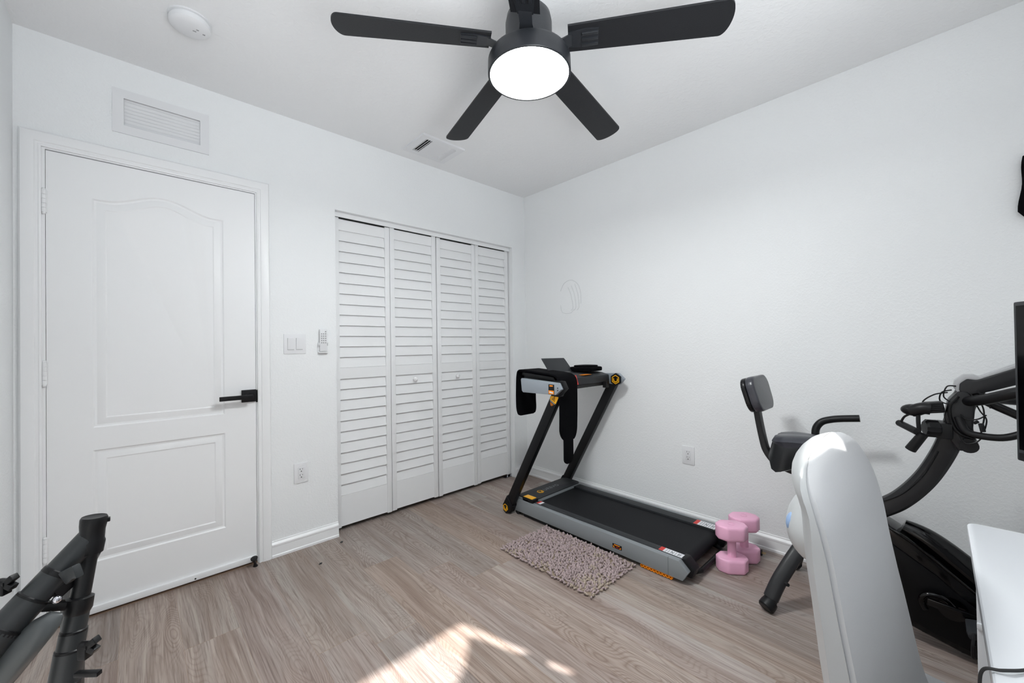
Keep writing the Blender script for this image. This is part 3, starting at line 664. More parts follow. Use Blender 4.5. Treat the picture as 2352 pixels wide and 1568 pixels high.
# black neoprene belt draped across the console
def strip(path, x0, x1, th, name, parent, m='neoprene'):
    """ribbon following a (y, z) path, width from x0(t) to x1(t)"""
    P = catmull([(0, *p) for p in path], 8); R = []; n = len(P)
    for i, p in enumerate(P):
        tg = (P[min(i+1, n-1)]-P[max(i-1, 0)]).normalized(); nr = V((0, -tg.z, tg.y)); k = i/(n-1); a, c = x0(k), x1(k); e = th*.5
        R.append([V((a, p.y, p.z))-nr*e*.3, V((a+.006, p.y, p.z))-nr*e, V((c-.006, p.y, p.z))-nr*e, V((c, p.y, p.z))-nr*e*.3, V((c, p.y, p.z))+nr*e*.3, V((c-.006, p.y, p.z))+nr*e, V((a+.006, p.y, p.z))+nr*e, V((a, p.y, p.z))+nr*e*.3])
    b = B(); b.rings(R); return b.build(name, m, parent)
t = thing('waist_belt', 'black neoprene waist belt draped over the treadmill console', 'belt', (-.62, -.80, .99))
rnd_end = lambda k: .035*(1-math.sqrt(max(0, 1-(1-min(1, k/.06))**2)))
strip([(-.612, .690), (-.606, .78), (-.608, .90), (-.614, .97), (-.632, 1.000), (-.70, 1.000), (-.80, .993), (-.90, .986), (-.955, .975), (-.984, .945), (-.988, .88), (-.988, .75), (-.986, .66), (-.985, .575)],
      lambda k: -.712+rnd_end(k)+.05*max(0, (k-.93)/.07)**2, lambda k: -.515-.024*k-rnd_end(k)-.03*max(0, (k-.93)/.07)**2, .013, 'band', t)
strip([(-.992, .66), (-.993, .60), (-.993, .52), (-.992, .432)], lambda k: -.684+.03*max(0, (k-.85)/.15)**2, lambda k: -.588-.03*max(0, (k-.85)/.15)**2, .007, 'tail', t)
b = B(); b.prism([(x, -.9955, z) for x, z in ((-.655, .80), (-.590, .80), (-.580, .74), (-.595, .715), (-.650, .715), (-.665, .74))], (0, .002, 0)); b.build('patch', 'neoprene', t, smooth=False)
b = B(); b.prism([(x, y, (.9815)) for x, y in rr(-.350, -.122, -.930, -.750, .06)], (0, 0, .030), .012, 3); b.prism([(x, y, 1.0085) for x, y in rr(-.325, -.148, -.912, -.770, .06)], (0, 0, .014), .006, 3)
tag(b.build('folded_pouch', 'neoprene', org=(-.24, -.845, .978)), 'flat black folded pouch lying on the far end of the treadmill console', 'pouch')
# treadmill power plug on the floor
t = thing('power_cord', 'black power cord plug lying on the floor behind the pink dumbbells', 'cord', (-.1, -1.86, 0))
b = B(); b.tube([(-.10, -1.62, .010), (-.06, -1.72, .008), (-.09, -1.80, .008), (-.10, -1.852, .012)], .005, smooth=6, n=10); b.build('cable', 'black', t)
b = B(); b.tube([(-.102, -1.850, .013), (-.101, -1.862, .013), (-.099, -1.880, .014), (-.098, -1.900, .016)], lambda k: .006+.010*k, n=14); pl = b.build('plug', 'black', t)
for dx in (-.007, .007):
    b = B(); b.box(-.098+dx-.003, -.098+dx+.003, -1.918, -1.899, .0155, .017); b.build('prong', 'brass', pl, smooth=False)

# ================================================================== DUMBBELLS
def make_dumbbell(loc, label):
    t = thing('dumbbell', label, 'dumbbell', loc, 'pink vinyl dumbbells')
    x, y, z = loc
    b = B(); b.cyl((x, y, .05), (x, y, .19), .0205, n=28); b.build('handle', 'pink', t)
    for z0 in (0, .164):
        b = B(); pts = []
        for k in range(8):
            a = pi/8+k*pi/4; pts.append((x+.080*cos(a), y+.056*sin(a)))
        pts = [(x-.075, y-.020), (x-.040, y-.056), (x+.040, y-.056), (x+.075, y-.020), (x+.075, y+.020), (x+.040, y+.056), (x-.040, y+.056), (x-.075, y+.020)]
        b.prism([(p[0], p[1], z0) for p in pts], (0, 0, .072), .014, 3); hd = b.build('head', 'pink', t)
        if z0: 
            b = B(); b.lathe([(.017, 0), (.017, .0016), (.0145, .0016), (.0145, 0)], (x, y, z0+.0715), n=28); b.build('cap_ring', 'pink', hd)
    return t
d1 = make_dumbbell((-.362, -1.834, 0), 'nearer pink dumbbell standing on end at the rear corner of the treadmill')
d1.rotation_euler = (0, 0, rad(-50))
d2 = d1.copy(); COL.objects.link(d2); d2.location = (-.208, -1.846, 0); d2.rotation_euler = (0, 0, rad(-48))
d2['label'] = 'farther pink dumbbell standing on end beside the baseboard, partly hidden'
for ch in list(d1.children):
    c = ch.copy(); COL.objects.link(c); c.parent = d2
    for g in ch.children:
        e = g.copy(); COL.objects.link(e); e.parent = c

# ================================================================== RUG
t = thing('shag_rug', 'small mauve chenille rug with tan stains beside the treadmill', 'rug', (-.87, -1.16, 0))
RX0, RX1, RY0, RY1 = -1.065, -.680, -1.460, -.855
b = B(); b.box(RX0, RX1+.004, RY0-.004, RY1, .0008, .006); b.build('backing', 'rugbase', t, smooth=False)
def tuft(b, p, d, r, l, n=6):
    d = d.normalized(); s = d.orthogonal().normalized(); q = d.cross(s)
    rows = [(0, .7), (.3, 1.0), (.7, 1.05), (.92, .75), (1, .25)]
    b.rings([[p+d*l*k+s*cos(2*pi*j/n)*r*m+q*sin(2*pi*j/n)*r*m for j in range(n)] for k, m in rows])
bt = [B(), B()]; stp = .0112
spots = [(-1.03, -1.40, .10), (-.93, -1.43, .05), (-1.05, -.93, .05), (-.76, -1.30, .05), (-1.04, -1.15, .035), (-.82, -1.02, .02), (-.86, -1.33, .035)]
ny = int((RY1-RY0)/stp); nx = int((RX1-RX0)/stp)
for i in range(nx+1):
    for j in range(ny+1):
        x = RX0+i*stp+random.uniform(-.004, .004); y = RY0+j*stp+random.uniform(-.004, .004)
        ex = -1 if i == 0 else (1 if i == nx else 0); ey = -1 if j == 0 else (1 if j == ny else 0)
        if i == nx: continue
        if random.random() < .05: continue
        d = V((random.uniform(-.8, .8)+ex*.9, random.uniform(-.8, .8)+ey*.9, random.uniform(.5, 1)))
        tan = any((x-a)**2+(y-c)**2 < (r*random.uniform(.5, 1.1))**2 for a, c, r in spots) or random.random() < .02
        tuft(bt[1 if tan and random.random() < .5 else 0], V((x, y, .005)), d, random.uniform(.0042, .0054), random.uniform(.016, .024))
o = bt[0].build('pile', 'rug', t, ang=80); o['kind'] = 'stuff'
o = bt[1].build('stained_pile', 'rugtan', t, ang=80); o['kind'] = 'stuff'; lab(o, 'tan discoloured tufts')

# ================================================================== EXERCISE BIKE
t = thing('exercise_bike', 'black upright exercise bike with backrest behind the white chair', 'exercise bike', (-.36, -2.35, 0))
BX = -.36
Pt = lambda y, z, x=BX: V((x, y, z))
# bow shaped rear stabiliser
b = B(); b.tube([(-.585, -2.062, .055), (-.545, -2.085, .125), (-.47, -2.13, .225), (-.40, -2.165, .285), (-.36, -2.18, .30), (-.32, -2.165, .285), (-.25, -2.13, .225), (-.175, -2.085, .125), (-.135, -2.062, .055)], .029, n=20, ry=.022, side=(0, 1, .3), smooth=8, power=3.2); st = b.build('rear_stabilizer', 'frame', t)
for sx in (-1, 1):
    e = V((-.36+sx*.240, -2.052, .018)); d = V((-.36+sx*.205, -2.072, .09)); ax = (e-d).normalized()
    b = B(); b.tube([d, V((-.36+sx*.231, -2.057, .036))], .026, n=18, ry=.0225, side=(0, 1, .3)); b.build('sleeve', 'frame', st)
    cx_ = V((-.36+sx*.233, -2.056, .0335)); b = B(); b.lathe([(.024, -.014), (.030, -.012), (.032, .0), (.032, .020), (.028, .026), (0, .027)], cx_, axis=V((sx*.62, .30, -.50)), n=12); b.build('end_cap', 'black', st)
    b = B(); b.cyl(d+V((-.02, -.045, .05)), d+V((-.03, -.057, .055)), .007, n=12); b.build('bolt', 'black', st)
# frame
b = B(); b.tube([Pt(-2.17, .31), Pt(-2.24, .35), Pt(-2.32, .41), Pt(-2.40, .475), Pt(-2.468, .535), Pt(-2.535, .63), Pt(-2.585, .74), Pt(-2.615, .84), Pt(-2.64, .94), Pt(-2.665, 1.0)], .033, n=20, ry=.034, side=(1, 0, 0), smooth=8, power=4); fr = b.build('curved_frame', 'frame', t)
b = B(); b.tube([Pt(-2.39, .505, BX-.034), Pt(-2.468, .562, BX-.034), Pt(-2.53, .65, BX-.034), Pt(-2.572, .75, BX-.034)], .0035, n=8, smooth=8); b.build('frame_groove', 'black', fr)
b = B(); b.cyl(Pt(-2.415, .478, BX-.030), Pt(-2.415, .478, BX-.042), .008, n=12); b.build('bolt', 'black', fr)
b = B(); b.prism([Pt(y, z, BX-.055) for y, z in ((-2.588, .885), (-2.600, .945), (-2.625, .982), (-2.650, .980), (-2.668, .945), (-2.660, .85), (-2.668, .80), (-2.652, .768), (-2.622, .765), (-2.604, .80))], (.11, 0, 0), .008, 3); b.build('head_bracket', 'frame', t)
b = B(); b.tube([Pt(-2.625, .965, BX-.058), Pt(-2.602, .92, BX-.06), Pt(-2.610, .86, BX-.06), Pt(-2.628, .83, BX-.06), Pt(-2.66, .815, BX-.058)], .006, smooth=6, n=10); b.build('bracket_rim', 'black', t)
b = B(); b.cyl(Pt(-2.648, .79, BX-.07), Pt(-2.648, .79, BX+.07), .025); b.build('pivot_axle', 'black', t)
# seat post, seat, backrest
b = B(); b.tube([Pt(-2.18, .30), Pt(-2.19, .45), Pt(-2.19, .62)], .028, n=16, smooth=3); b.build('seat_post', 'frame', t)
def saddle():
    b = B(); rows = []
    for k in range(15):
        q = k/14; y = -2.045-.27*q; w = .125*(1-q)**.55+.035 if q > .02 else .125
        w = .150-.115*q**1.3 if q > .12 else .118+.032*(q/.12)
        zt = .745-.012*(q-.4)**2*4; drop = (.185-.12*q)*(.55, .86, .97, 1)[min(k, 3)]; w *= (.72, .90, .97, 1)[min(k, 3)]
        ring = []
        for j in range(25):
            a = -1+2*j/24; x = a*w; e = abs(a)**4.5
            ring.append(V((BX+x*(1-.12*e), y+.02*e, zt-.010*(1-abs(a))*(1-q)-drop*e)))
        for j in range(13):
            a = 1-2*j/12; ring.append(V((BX+a*w*.82, y+.01, zt-drop*.96-.02*(1-a*a))))
        rows.append(ring)
    b.rings(rows); return b
sd = saddle().build('seat', 'vinylblack', t, ang=55)
b = B(); rows = []
for k in range(11):
    q = k/10; y = -2.052-.235*q; w = (.122-.092*q**1.3)*(.62, .88, 1, 1)[min(k, 3)]*(1 if k < 10 else .8); zt = .7475-.012*(q-.4)**2*4; rows.append([V((BX+(-1+2*j/16)*w, y+.012*abs(-1+2*j/16)**3, zt-.010*(1-abs(-1+2*j/16))*(1-q)-.028*abs(-1+2*j/16)**4)) for j in range(17)]+[V((BX+(1-2*j/4)*w*.9, y, zt-.055)) for j in range(5)])
b.rings(rows); b.build('seat_top', 'vinylseat', sd)
b = B(); b.tube([Pt(-2.16, .560), Pt(-2.09, .572), Pt(-2.035, .598), Pt(-2.000, .645), Pt(-1.985, .70), Pt(-1.968, .80), Pt(-1.958, .88)], .024, n=16, ry=.014, side=(1, 0, 0), smooth=8, power=5); b.build('backrest_post', 'frame', t)
nd = V((0, -.967, .25)).normalized(); uz = V((0, -.25, -.967)).normalized()*-1; pc = V((BX, -1.957, .917))
def padshape(c, w, h, d0, d1, r):
    pts = []
    for cx, cy, a0 in ((w-r, h-r, 0), (-w+r, h-r, pi/2), (-w+r, -h+r, pi), (w-r, -h+r, 1.5*pi)):
        for k in range(7): pts.append((cx+r*cos(a0+pi/12*k), cy+r*sin(a0+pi/12*k)))
    return [c+V((1, 0, 0))*x*(1-.10*max(0, -y/h))+uz*y+nd*d0 for x, y in pts], nd*(d1-d0)
b = B(); b.prism(*padshape(pc, .122, .083, -.022, .000, .05), .008, 3); bk = b.build('backrest_shell', 'vinylblack', t)
b = B(); b.prism(*padshape(pc, .124, .085, .000, .038, .05), .014, 4); b.build('backrest_pad', 'vinylseat', t)
# side handle
b = B(); b.tube([(-.235, -2.20, .60), (-.225, -2.17, .72), (-.215, -2.185, .778), (-.205, -2.235, .803), (-.20, -2.33, .818)], .016, smooth=8, n=16); b.build('side_handle', 'black', t)
# flywheel housing
HP = [(-2.36, .30), (-2.405, .425), (-2.425, .440), (-2.485, .405), (-2.56, .350), (-2.66, .265), (-2.77, .17), (-2.83, .10), (-2.83, .03), (-2.70, .018), (-2.62, .030), (-2.52, .055), (-2.42, .085), (-2.36, .12), (-2.33, .2)]
b = B(); b.prism([Pt(y, z, BX-.055) for y, z in HP], (.11, 0, 0), .012, 3); hs = b.build('flywheel_housing', 'gloss', t)
b = B(); b.prism([Pt(y, z, BX-.062) for y, z in ((-2.40, .33), (-2.435, .37), (-2.56, .29), (-2.70, .17), (-2.76, .08), (-2.70, .04), (-2.55, .07), (-2.42, .12))], (.01, 0, 0), .004); b.build('housing_panel', 'housing', hs)
b = B(); b.tube([Pt(-2.43, .425, BX-.05), Pt(-2.50, .388, BX-.056), Pt(-2.60, .310, BX-.058), Pt(-2.70, .225, BX-.056)], .006, smooth=6, n=10); b.build('housing_ridge', 'gloss', hs)
b = B(); b.tube([Pt(-2.47, .425), Pt(-2.54, .395), Pt(-2.63, .325), Pt(-2.72, .24), Pt(-2.80, .15)], lambda k: .030+.016*sin(pi*k), smooth=6, n=16, ry=.03, side=(1, 0, 0)); b.build('top_fairing', 'gloss', hs)
b = B(); b.cyl(Pt(-2.60, .185, BX-.10), Pt(-2.60, .185, BX+.10), .014); b.cyl(Pt(-2.60, .185, BX-.068), Pt(-2.60, .185, BX-.05), .04); b.build('crank_axle', 'gloss', t)
for s, ang in ((-1, 1), (1, -1)):
    x = BX+s*.105
    b = B(); b.bar((x, -2.535, .205), (x, -2.665, .195), (0, 0, 1), .026, .012, .004) if s < 0 else b.bar((x, -2.60, .185), (x, -2.56, .09), (0, 1, 0), .026, .012, .004); ck = b.build('crank', 'gloss', t)
    c = V((x+s*.055, -2.675, .190)) if s < 0 else V((x+s*.055, -2.55, .085))
    b = B(); b.obox(c, (.046, 0, 0), (0, .045, -.012), (0, .004, .013), .006); pd = b.build('pedal', 'mill_dark', t)
    b = B(); b.tube([c+V((-.045, -.02, .01)), c+V((-.035, -.03, .055)), c+V((.01, -.03, .07)), c+V((.045, -.02, .03))], .006, smooth=5, n=8, ry=.014); b.tube([c+V((-.045, .03, 0)), c+V((-.065, .035, -.03)), c+V((-.06, .035, -.07)), c+V((-.05, .03, -.075)), c+V((-.048, .03, -.04))], .004, smooth=5, n=8); b.build('pedal_strap', 'black', pd)
b = B(); b.tube([Pt(-2.60, .20, BX-.075), Pt(-2.575, .225, BX-.085), Pt(-2.535, .222, BX-.09), Pt(-2.52, .195, BX-.09), Pt(-2.53, .165, BX-.09)], .010, smooth=6, n=12); b.build('crank_arm_boss', 'gloss', t)
# front stabiliser
b = B(); b.tube([(-.60, -2.86, .035), (-.36, -2.86, .035), (-.12, -2.86, .035)], .034, n=18); b.tube([Pt(-2.70, .10), Pt(-2.86, .04)], .028); b.build('front_stabilizer', 'frame', t)
# console boom
b = B(); b.prism([Pt(y, z, BX-.045) for y, z in ((-2.640, .965), (-2.628, .985), (-2.630, 1.010), (-2.648, 1.028), (-2.672, 1.025), (-2.80, 1.092), (-2.90, 1.148), (-2.90, 1.078), (-2.80, 1.030), (-2.70, .985))], (.085, 0, 0), .006, 3); cb = b.build('console_boom', 'frame', t)
b = B(); b.prism([Pt(y, z, BX-.040) for y, z in ((-2.626, .975), (-2.614, .995), (-2.618, 1.020), (-2.640, 1.040), (-2.665, 1.042), (-2.68, 1.036), (-2.80, 1.104), (-2.90, 1.158), (-2.90, 1.146), (-2.80, 1.090), (-2.672, 1.023), (-2.648, 1.026), (-2.632, 1.008), (-2.630, .985), (-2.640, .965))], (.075, 0, 0), .003); b.build('console_top', 'greyplastic', cb)
# handlebars
b = B(); b.tube([(BX-.02, -2.635, .945), (BX-.055, -2.655, .950), (BX-.11, -2.69, .965), (BX-.16, -2.76, 1.000), (BX-.18, -2.85, 1.03), (BX-.18, -2.92, 1.045)], .018, smooth=8, n=18); hb = b.build('handlebar', 'black', t)
b = B(); b.tube([(BX+.02, -2.635, .960), (BX+.06, -2.665, .955), (BX+.12, -2.73, .945), (BX+.16, -2.80, .94), (BX+.17, -2.92, .95)], .017, smooth=8, n=18); b.build('handlebar', 'black', t)
b = B(); b.tube([(BX-.02, -2.66, .975), (BX-.04, -2.70, .945), (BX-.05, -2.76, .91), (BX-.05, -2.80, .885)], .014, smooth=6, n=14); b.build('support_tube', 'black', t)
b = B(); b.tube([(BX-.06, -2.625, .89), (BX-.07, -2.64, .845), (BX-.075, -2.67, .832), (BX-.08, -2.73, .835), (BX-.08, -2.79, .87), (BX-.08, -2.83, .91)], .012, smooth=8, n=14); b.build('pulse_cable_hose', 'black', t)
# tension knob
ka = V((BX-.05, -2.575, .838)); kd = V((-.35, .9, .03)).normalized()
b = B(); b.box(BX-.07, BX+.02, -2.61, -2.568, .805, .862, .004); b.build('knob_mount', 'black', t)
b = B(); n = 24; prf = []
b.rings([[ka+kd*z+V((0, 0, 1))*cos(2*pi*j/n)*r*(1+.09*(j % 2))+kd.cross(V((0, 0, 1)))*sin(2*pi*j/n)*r*(1+.09*(j % 2)) for j in range(n)] for r, z in ((.024, 0), (.030, .004), (.030, .034), (.024, .04))]); kb = b.build('tension_knob', 'black', t)
# resistance band handles hung beside the knob
hk = V((BX-.09, -2.535, .84))
b = B(); b.cyl(hk+V((-.02, .015, -.012)), hk+V((.05, .065, .004)), .0125, n=16); b.sphere(hk+V((.05, .065, .004)), .0125, 12); b.build('foam_grip', 'black', t)
b = B(); b.cyl(hk+V((-.01, .0, -.02)), hk+V((.0, .035, -.085)), .015, .017, n=18); b.build('foam_grip', 'black', t)
b = B(); b.sphere(hk+V((.02, .025, .064)), .028, 16, (1.1, 1.3, .8)); b.tube([hk+V((.0, -.02, .075)), hk+V((.0, .0, .075)), hk+V((.01, .03, .06))], .022, n=14, smooth=4); b.build('clamp', 'black', t)
b = B(); b.bar(hk+V((.02, -.055, .085)), hk+V((.02, .0, .075)), (0, 0, 1), .04, .05, .006)
for k in range(5): b.bar(hk+V((-.006, -.05, .072+k*.007)), hk+V((-.006, .0, .062+k*.007)), (0, 0, 1), .003, .01)
b.build('ribbed_block', 'black', t)
b = B(); b.tube([hk+V((.03, .06, .012)), hk+V((.025, .05, .035)), hk+V((.02, .03, .05))], .004, smooth=5, n=8); b.tube([hk+V((.0, .012, .05)), hk+V((-.004, .012, .02)), hk+V((-.006, .010, -.01))], .0065, smooth=4, n=10)
b.build('strap', 'black', t)
# wires
b = B()
for pts in ([(-.40, -2.60, .975), (-.41, -2.565, .965), (-.41, -2.535, .935), (-.41, -2.545, .905), (-.40, -2.58, .90)],
            [(-.40, -2.61, .985), (-.41, -2.585, .975), (-.41, -2.58, .945), (-.41, -2.60, .935), (-.41, -2.615, .96)],
            [(-.40, -2.62, 1.0), (-.42, -2.598, .998), (-.42, -2.59, .96), (-.42, -2.615, .94), (-.42, -2.625, .955)],
            [(-.42, -2.655, .975), (-.43, -2.68, .94), (-.43, -2.685, .90), (-.43, -2.68, .86), (-.43, -2.675, .83)],
            [(-.42, -2.66, .965), (-.43, -2.675, .92), (-.43, -2.69, .89), (-.43, -2.685, .85)],
            [(-.42, -2.67, .99), (-.43, -2.69, .955), (-.43, -2.70, .93)],
            [(-.43, -2.625, .825), (-.44, -2.64, .80), (-.44, -2.665, .808), (-.44, -2.68, .83)],
            [(-.43, -2.63, .90), (-.44, -2.645, .885), (-.44, -2.67, .89), (-.43, -2.69, .905)]):
    b.tube(pts, .0024, n=6, smooth=8)
b.build('wires', 'black', t)
b = B(); b.bar((-.43, -2.677, .875), (-.43, -2.682, .845), (0, 1, 0), .014, .012, .003); b.bar((-.43, -2.66, .872), (-.43, -2.672, .882), (0, 0, 1), .01, .01, .003); b.build('wire_connector', 'black', t)

# ================================================================== DESK, MONITOR, CABLE
t = thing('desk', 'white desk top with rounded edge at the right foot of the photo', 'desk', (-1.6, -2.86, 0))
b = B(); b.prism([(x, y, .716) for x, y in rr(-2.15, -1.165, -3.085, -2.616, .02)], (0, 0, .026), .006, 3); b.build('desktop', 'deskwhite', t)
for x0, x1 in ((-1.195, -1.172), (-2.14, -2.117)):
    b = B(); b.box(x0, x1, -3.06, -2.628, 0, .716, .002); sp = b.build('side_panel', 'deskwhite', t)
b = B(); b.box(-1.20, -1.194, -3.05, -2.627, .51, .525, .002); b.build('panel_ledge', 'deskwhite', t)
b = B(); b.box(-2.117, -1.195, -3.055, -3.04, .42, .716); b.build('back_panel', 'deskwhite', t, smooth=False)
b = B(); b.tube([(-1.76, -2.605, .62), (-1.775, -2.606, .70), (-1.785, -2.609, .738), (-1.785, -2.625, .7465), (-1.762, -2.645, .7455), (-1.73, -2.665, .7455), (-1.69, -2.70, .7455), (-1.65, -2.78, .7455)], .0019, smooth=8, n=8)
tag(b.build('desk_cable', 'slot', org=(-1.76, -2.65, .745)), 'thin dark cable lying across the front edge of the white desk', 'cable')
t = thing('monitor', 'dark flat monitor edge standing on the white desk at right', 'monitor', (-1.43, -2.86, .742))
mp0 = V((-1.198, -2.690, 0)); md = V((-.84, -.54, 0)).normalized(); mn = V((-md.y, md.x, 0)); mn = mn if mn.y > 0 else -mn
mid = mp0+md*.27
b = B(); b.obox(mid-mn*.014+V((0, 0, 1.08)), md*.27, mn*.014, V((0, 0, .172)), .004); mo = b.build('bezel', 'screen', t)
b = B(); b.obox(mid+mn*.0004+V((0, 0, 1.088)), md*.262, mn*.0006, V((0, 0, .155))); b.build('display', 'gloss', mo, smooth=False)
b = B(); b.obox(mid+mn*.0006+V((0, 0, .918)), md*.262, mn*.0012, V((0, 0, .008))); b.build('lower_bezel', 'black', mo, smooth=False)
sc_ = mid-mn*.03
b = B(); b.box(sc_.x-.03, sc_.x+.03, sc_.y-.03, sc_.y+.0, .745, 1.05, .005); b.build('stand_neck', 'black', t)
b = B(); b.lathe([(0, 0), (.11, 0), (.11, .008), (.03, .014), (0, .014)], (sc_.x, sc_.y-.01, .742), n=36); b.build('stand_base', 'black', t)

# ================================================================== OFFICE CHAIR
CHX, CHY = -1.650, -2.460; ca = rad(2)
t = thing('office_chair', 'pale grey padded office chair in the foreground before the white desk', 'chair', (CHX, CHY-.22, 0))
wd = V((cos(ca), -sin(ca), 0)); bd = V((sin(ca), cos(ca), 0))          # width (away from camera), backwards
Lp = lambda w, k, z: V((CHX, CHY, 0))+wd*w+bd*k+V((0, 0, z))
def interp(T, z):
    for (z0, v0), (z1, v1) in zip(T, T[1:]):
        if z0 <= z <= z1:
            q = (z-z0)/(z1-z0); return v0+(v1-v0)*q
    return T[0][1] if z < T[0][0] else T[-1][1]
_ip = interp
def interp(T, z):
    W_ = [(.05, -2), (.2, -1), (.3, 0), (.2, 1), (.05, 2)]
    return sum(w*_ip(T, z+.013*k) for w, k in W_)/sum(w for w, k in W_)
def _unused(T, z):
    return T[0][1] if z < T[0][0] else T[-1][1]
SEAM = [(.46, -.066), (.55, -.050), (.62, -.041), (.689, -.032), (.74, -.024), (.788, -.017), (.852, -.008), (.88, -.002), (.91, .005), (.94, .016), (.965, .025), (.985, .027), (1.01, .024)]
REAR = [(.46, -.024), (.55, -.012), (.62, -.003), (.668, .003), (.722, .008), (.771, .013), (.833, .020), (.88, .022), (.905, .023), (.92, .028), (.94, .040), (.96, .043), (.985, .038), (1.01, .030)]
BUL = [(.46, .075), (.52, .052), (.58, .040), (.65, .036), (.72, .032), (.80, .030), (.90, .032), (.95, .032), (1.01, .028)]
ZT = .997
def hwid(z):
    w = .195+.013*min(1, (z-.46)/.2) if z < .88 else .208
    if z > .86: w *= max(.00002, 1-((z-.86)/(ZT+.001-.86))**3.6)**.5
    return w
zs = [.47+(ZT-.10-.47)*k/44 for k in range(45)]+[ZT-.10*cos(pi/2*k/16) for k in range(1, 17)]
sh = []; cu = []; N_ = 24
for z in zs:
    hw, se, re_, bu = hwid(z), interp(SEAM, z), interp(REAR, z), interp(BUL, z); ring = []
    f = max(.0004, 1-(max(0, z-(ZT-.045))/.0455)**2)**.5; mid = (se+re_)/2
    se = mid+(se-mid)*f; re_ = mid+(re_-mid)*f; bu *= f
    for j in range(N_+1):
        a = -1+2*j/N_; ring.append(Lp(a*hw, re_+.030*f*(1-a*a)-.010*f*abs(a)**10, z))
    for j in range(N_+1):
        a = 1-2*j/N_; ring.append(Lp(a*hw*.99, se+.003*f, z))
    sh.append(ring); ring = []
    for j in range(N_+1):
        a = -1+2*j/N_; e = max(0, 1-abs(a)**5)**.5
        ring.append(Lp(a*hw*.965, se-.004*f-(bu-.012*f)*(1-abs(a)**2.4)-.010*f*e, z))
    for j in range(N_+1):
        a = 1-2*j/N_; ring.append(Lp(a*hw*.965, se+.004*f, z))
    cu.append(ring)
b = B(); b.rings(sh); b.build('backrest_shell', 'shell', t, ang=50)
b = B(); b.rings(cu); b.build('backrest_cushion', 'fabric', t, ang=50)
b = B(); b.sphere(Lp(0, .030, .832), 1, 32, (.125, .062, .068)); lm = b.build('lumbar_housing', 'shell', t, ang=60)
b = B(); b.sphere(Lp(-.070, .066, .842), 1, 12, (.020, .014, .020)); lab(b.build('housing_reflection', 'blue', lm), 'pale blue reflection put in as colour')  # blue reflection on the housing, put in as a coloured bump
b = B(); b.prism([Lp(x, y, .445) for x, y in rr(-.215, .205, -.50, -.01, .07)], (0, 0, .07), .028, 4); b.build('seat', 'fabric', t)
b = B(); b.obox(Lp(0, -.015, .50), wd*.05, V((0, 0, .13)), bd*.012, .006); b.obox(Lp(0, -.2, .43), wd*.10, bd*.13, V((0, 0, .018)), .006); b.obox(Lp(0, -.05, .40), wd*.04, bd*.06, V((0, 0, .016)), .006); b.build('tilt_mechanism', 'shell', t)
b = B(); b.cyl(Lp(0, -.22, .11), Lp(0, -.22, .43), .026); b.cyl(Lp(0, -.22, .09), Lp(0, -.22, .22), .035); b.build('gas_column', 'black', t)
for k in range(5):
    a = rad(18+72*k); d = V((cos(a), sin(a), 0)); c = Lp(0, -.22, 0)
    b = B(); b.tube([c+d*.02+V((0, 0, .10)), c+d*.15+V((0, 0, .085)), c+d*.27+V((0, 0, .068))], .022, n=12, ry=.018); lg = b.build('base_leg', 'shell', t)
    s = V((-d.y, d.x, 0)); b = B(); b.cyl(c+d*.275-s*.022+V((0, 0, .0265)), c+d*.275+s*.022+V((0, 0, .0265)), .0265, n=20); b.cyl(c+d*.27+V((0, 0, .03)), c+d*.27+V((0, 0, .07)), .008, n=10); b.build('caster', 'black', lg)

# ================================================================== TRIPOD in the lower left corner
def D(u, v, k): return CAM+(fw+rt*((u-1176)/915.875)-up*((v-784)/915.875))*k
apex = D(212, 1222, .62)
t = thing('tripod_stand', 'black folded tripod with ringed telescoping legs near the door', 'tripod', (apex.x, apex.y, 0))
upv = V((.10, .02, 1)).normalized()
b = B(); b.lathe([(0, -.030), (.0155, -.030), (.0165, -.014), (.0150, -.010), (.0145, .004), (.0155, .012), (.0158, .021), (.0145, .024), (.0135, .0235), (0, .0235)], apex, axis=upv, n=28); hd = b.build('head_cap', 'black', t)
b = B(); b.box(apex.x+.012, apex.x+.020, apex.y-.004, apex.y+.004, apex.z+.012, apex.z+.018, .001); b.build('cap_lug', 'black', hd)
def leg(pts, parts, name):
    P0, P1 = pts; d = (P1-P0); L = d.length; d.normalize(); o = None
    for s0, s1, r, m in parts:
        b = B(); b.tube([P0+d*s0, P0+d*s1], r, n=28)
        q = b.build('leg' if o is None else 'leg_section', m, t if o is None else o)
        b = B(); b.lathe([(r*.98, -.0045), (r*1.10, -.003), (r*1.10, .003), (r*.98, .0045)], P0+d*s1, axis=d, n=28); b.build('clamp_ring', 'black', q if o is None else o)
        o = o or q
    return o, P0, d
# leg A runs to the lower left, leg B hangs down
A0, A1 = D(203, 1238, .618), D(8, 1445, .545)
la, p, d = leg((A0, A1), [(-.003, .048, .0165, 'tube'), (.048, .083, .0178, 'tube'), (.083, .120, .0198, 'tube'), (.120, .165, .0218, 'tube'), (.165, .30, .0235, 'tube')], 'leg')
B0, B1 = D(211, 1228, .622), D(147, 1568, .585)
lb_, p2, d2 = leg((B0, B1), [(.0, .105, .0115, 'blackmetal'), (.105, .135, .0138, 'tube'), (.135, .160, .0155, 'tube'), (.160, .205, .0172, 'tube'), (.205, .30, .0185, 'tube')], 'leg')
lowB = B0+d2*.30; ft = V((lowB.x+.02, lowB.y-.09, .02)); b = B(); b.tube([lowB-d2*.01, lowB+(ft-lowB)*.3, ft], .019, n=20); q = b.build('lower_leg', 'tube', t)
b = B(); b.lathe([(.020, .0), (.024, -.012), (.022, -.020), (0, -.020)], (ft.x, ft.y, .02), n=20); b.build('rubber_foot', 'black', q)
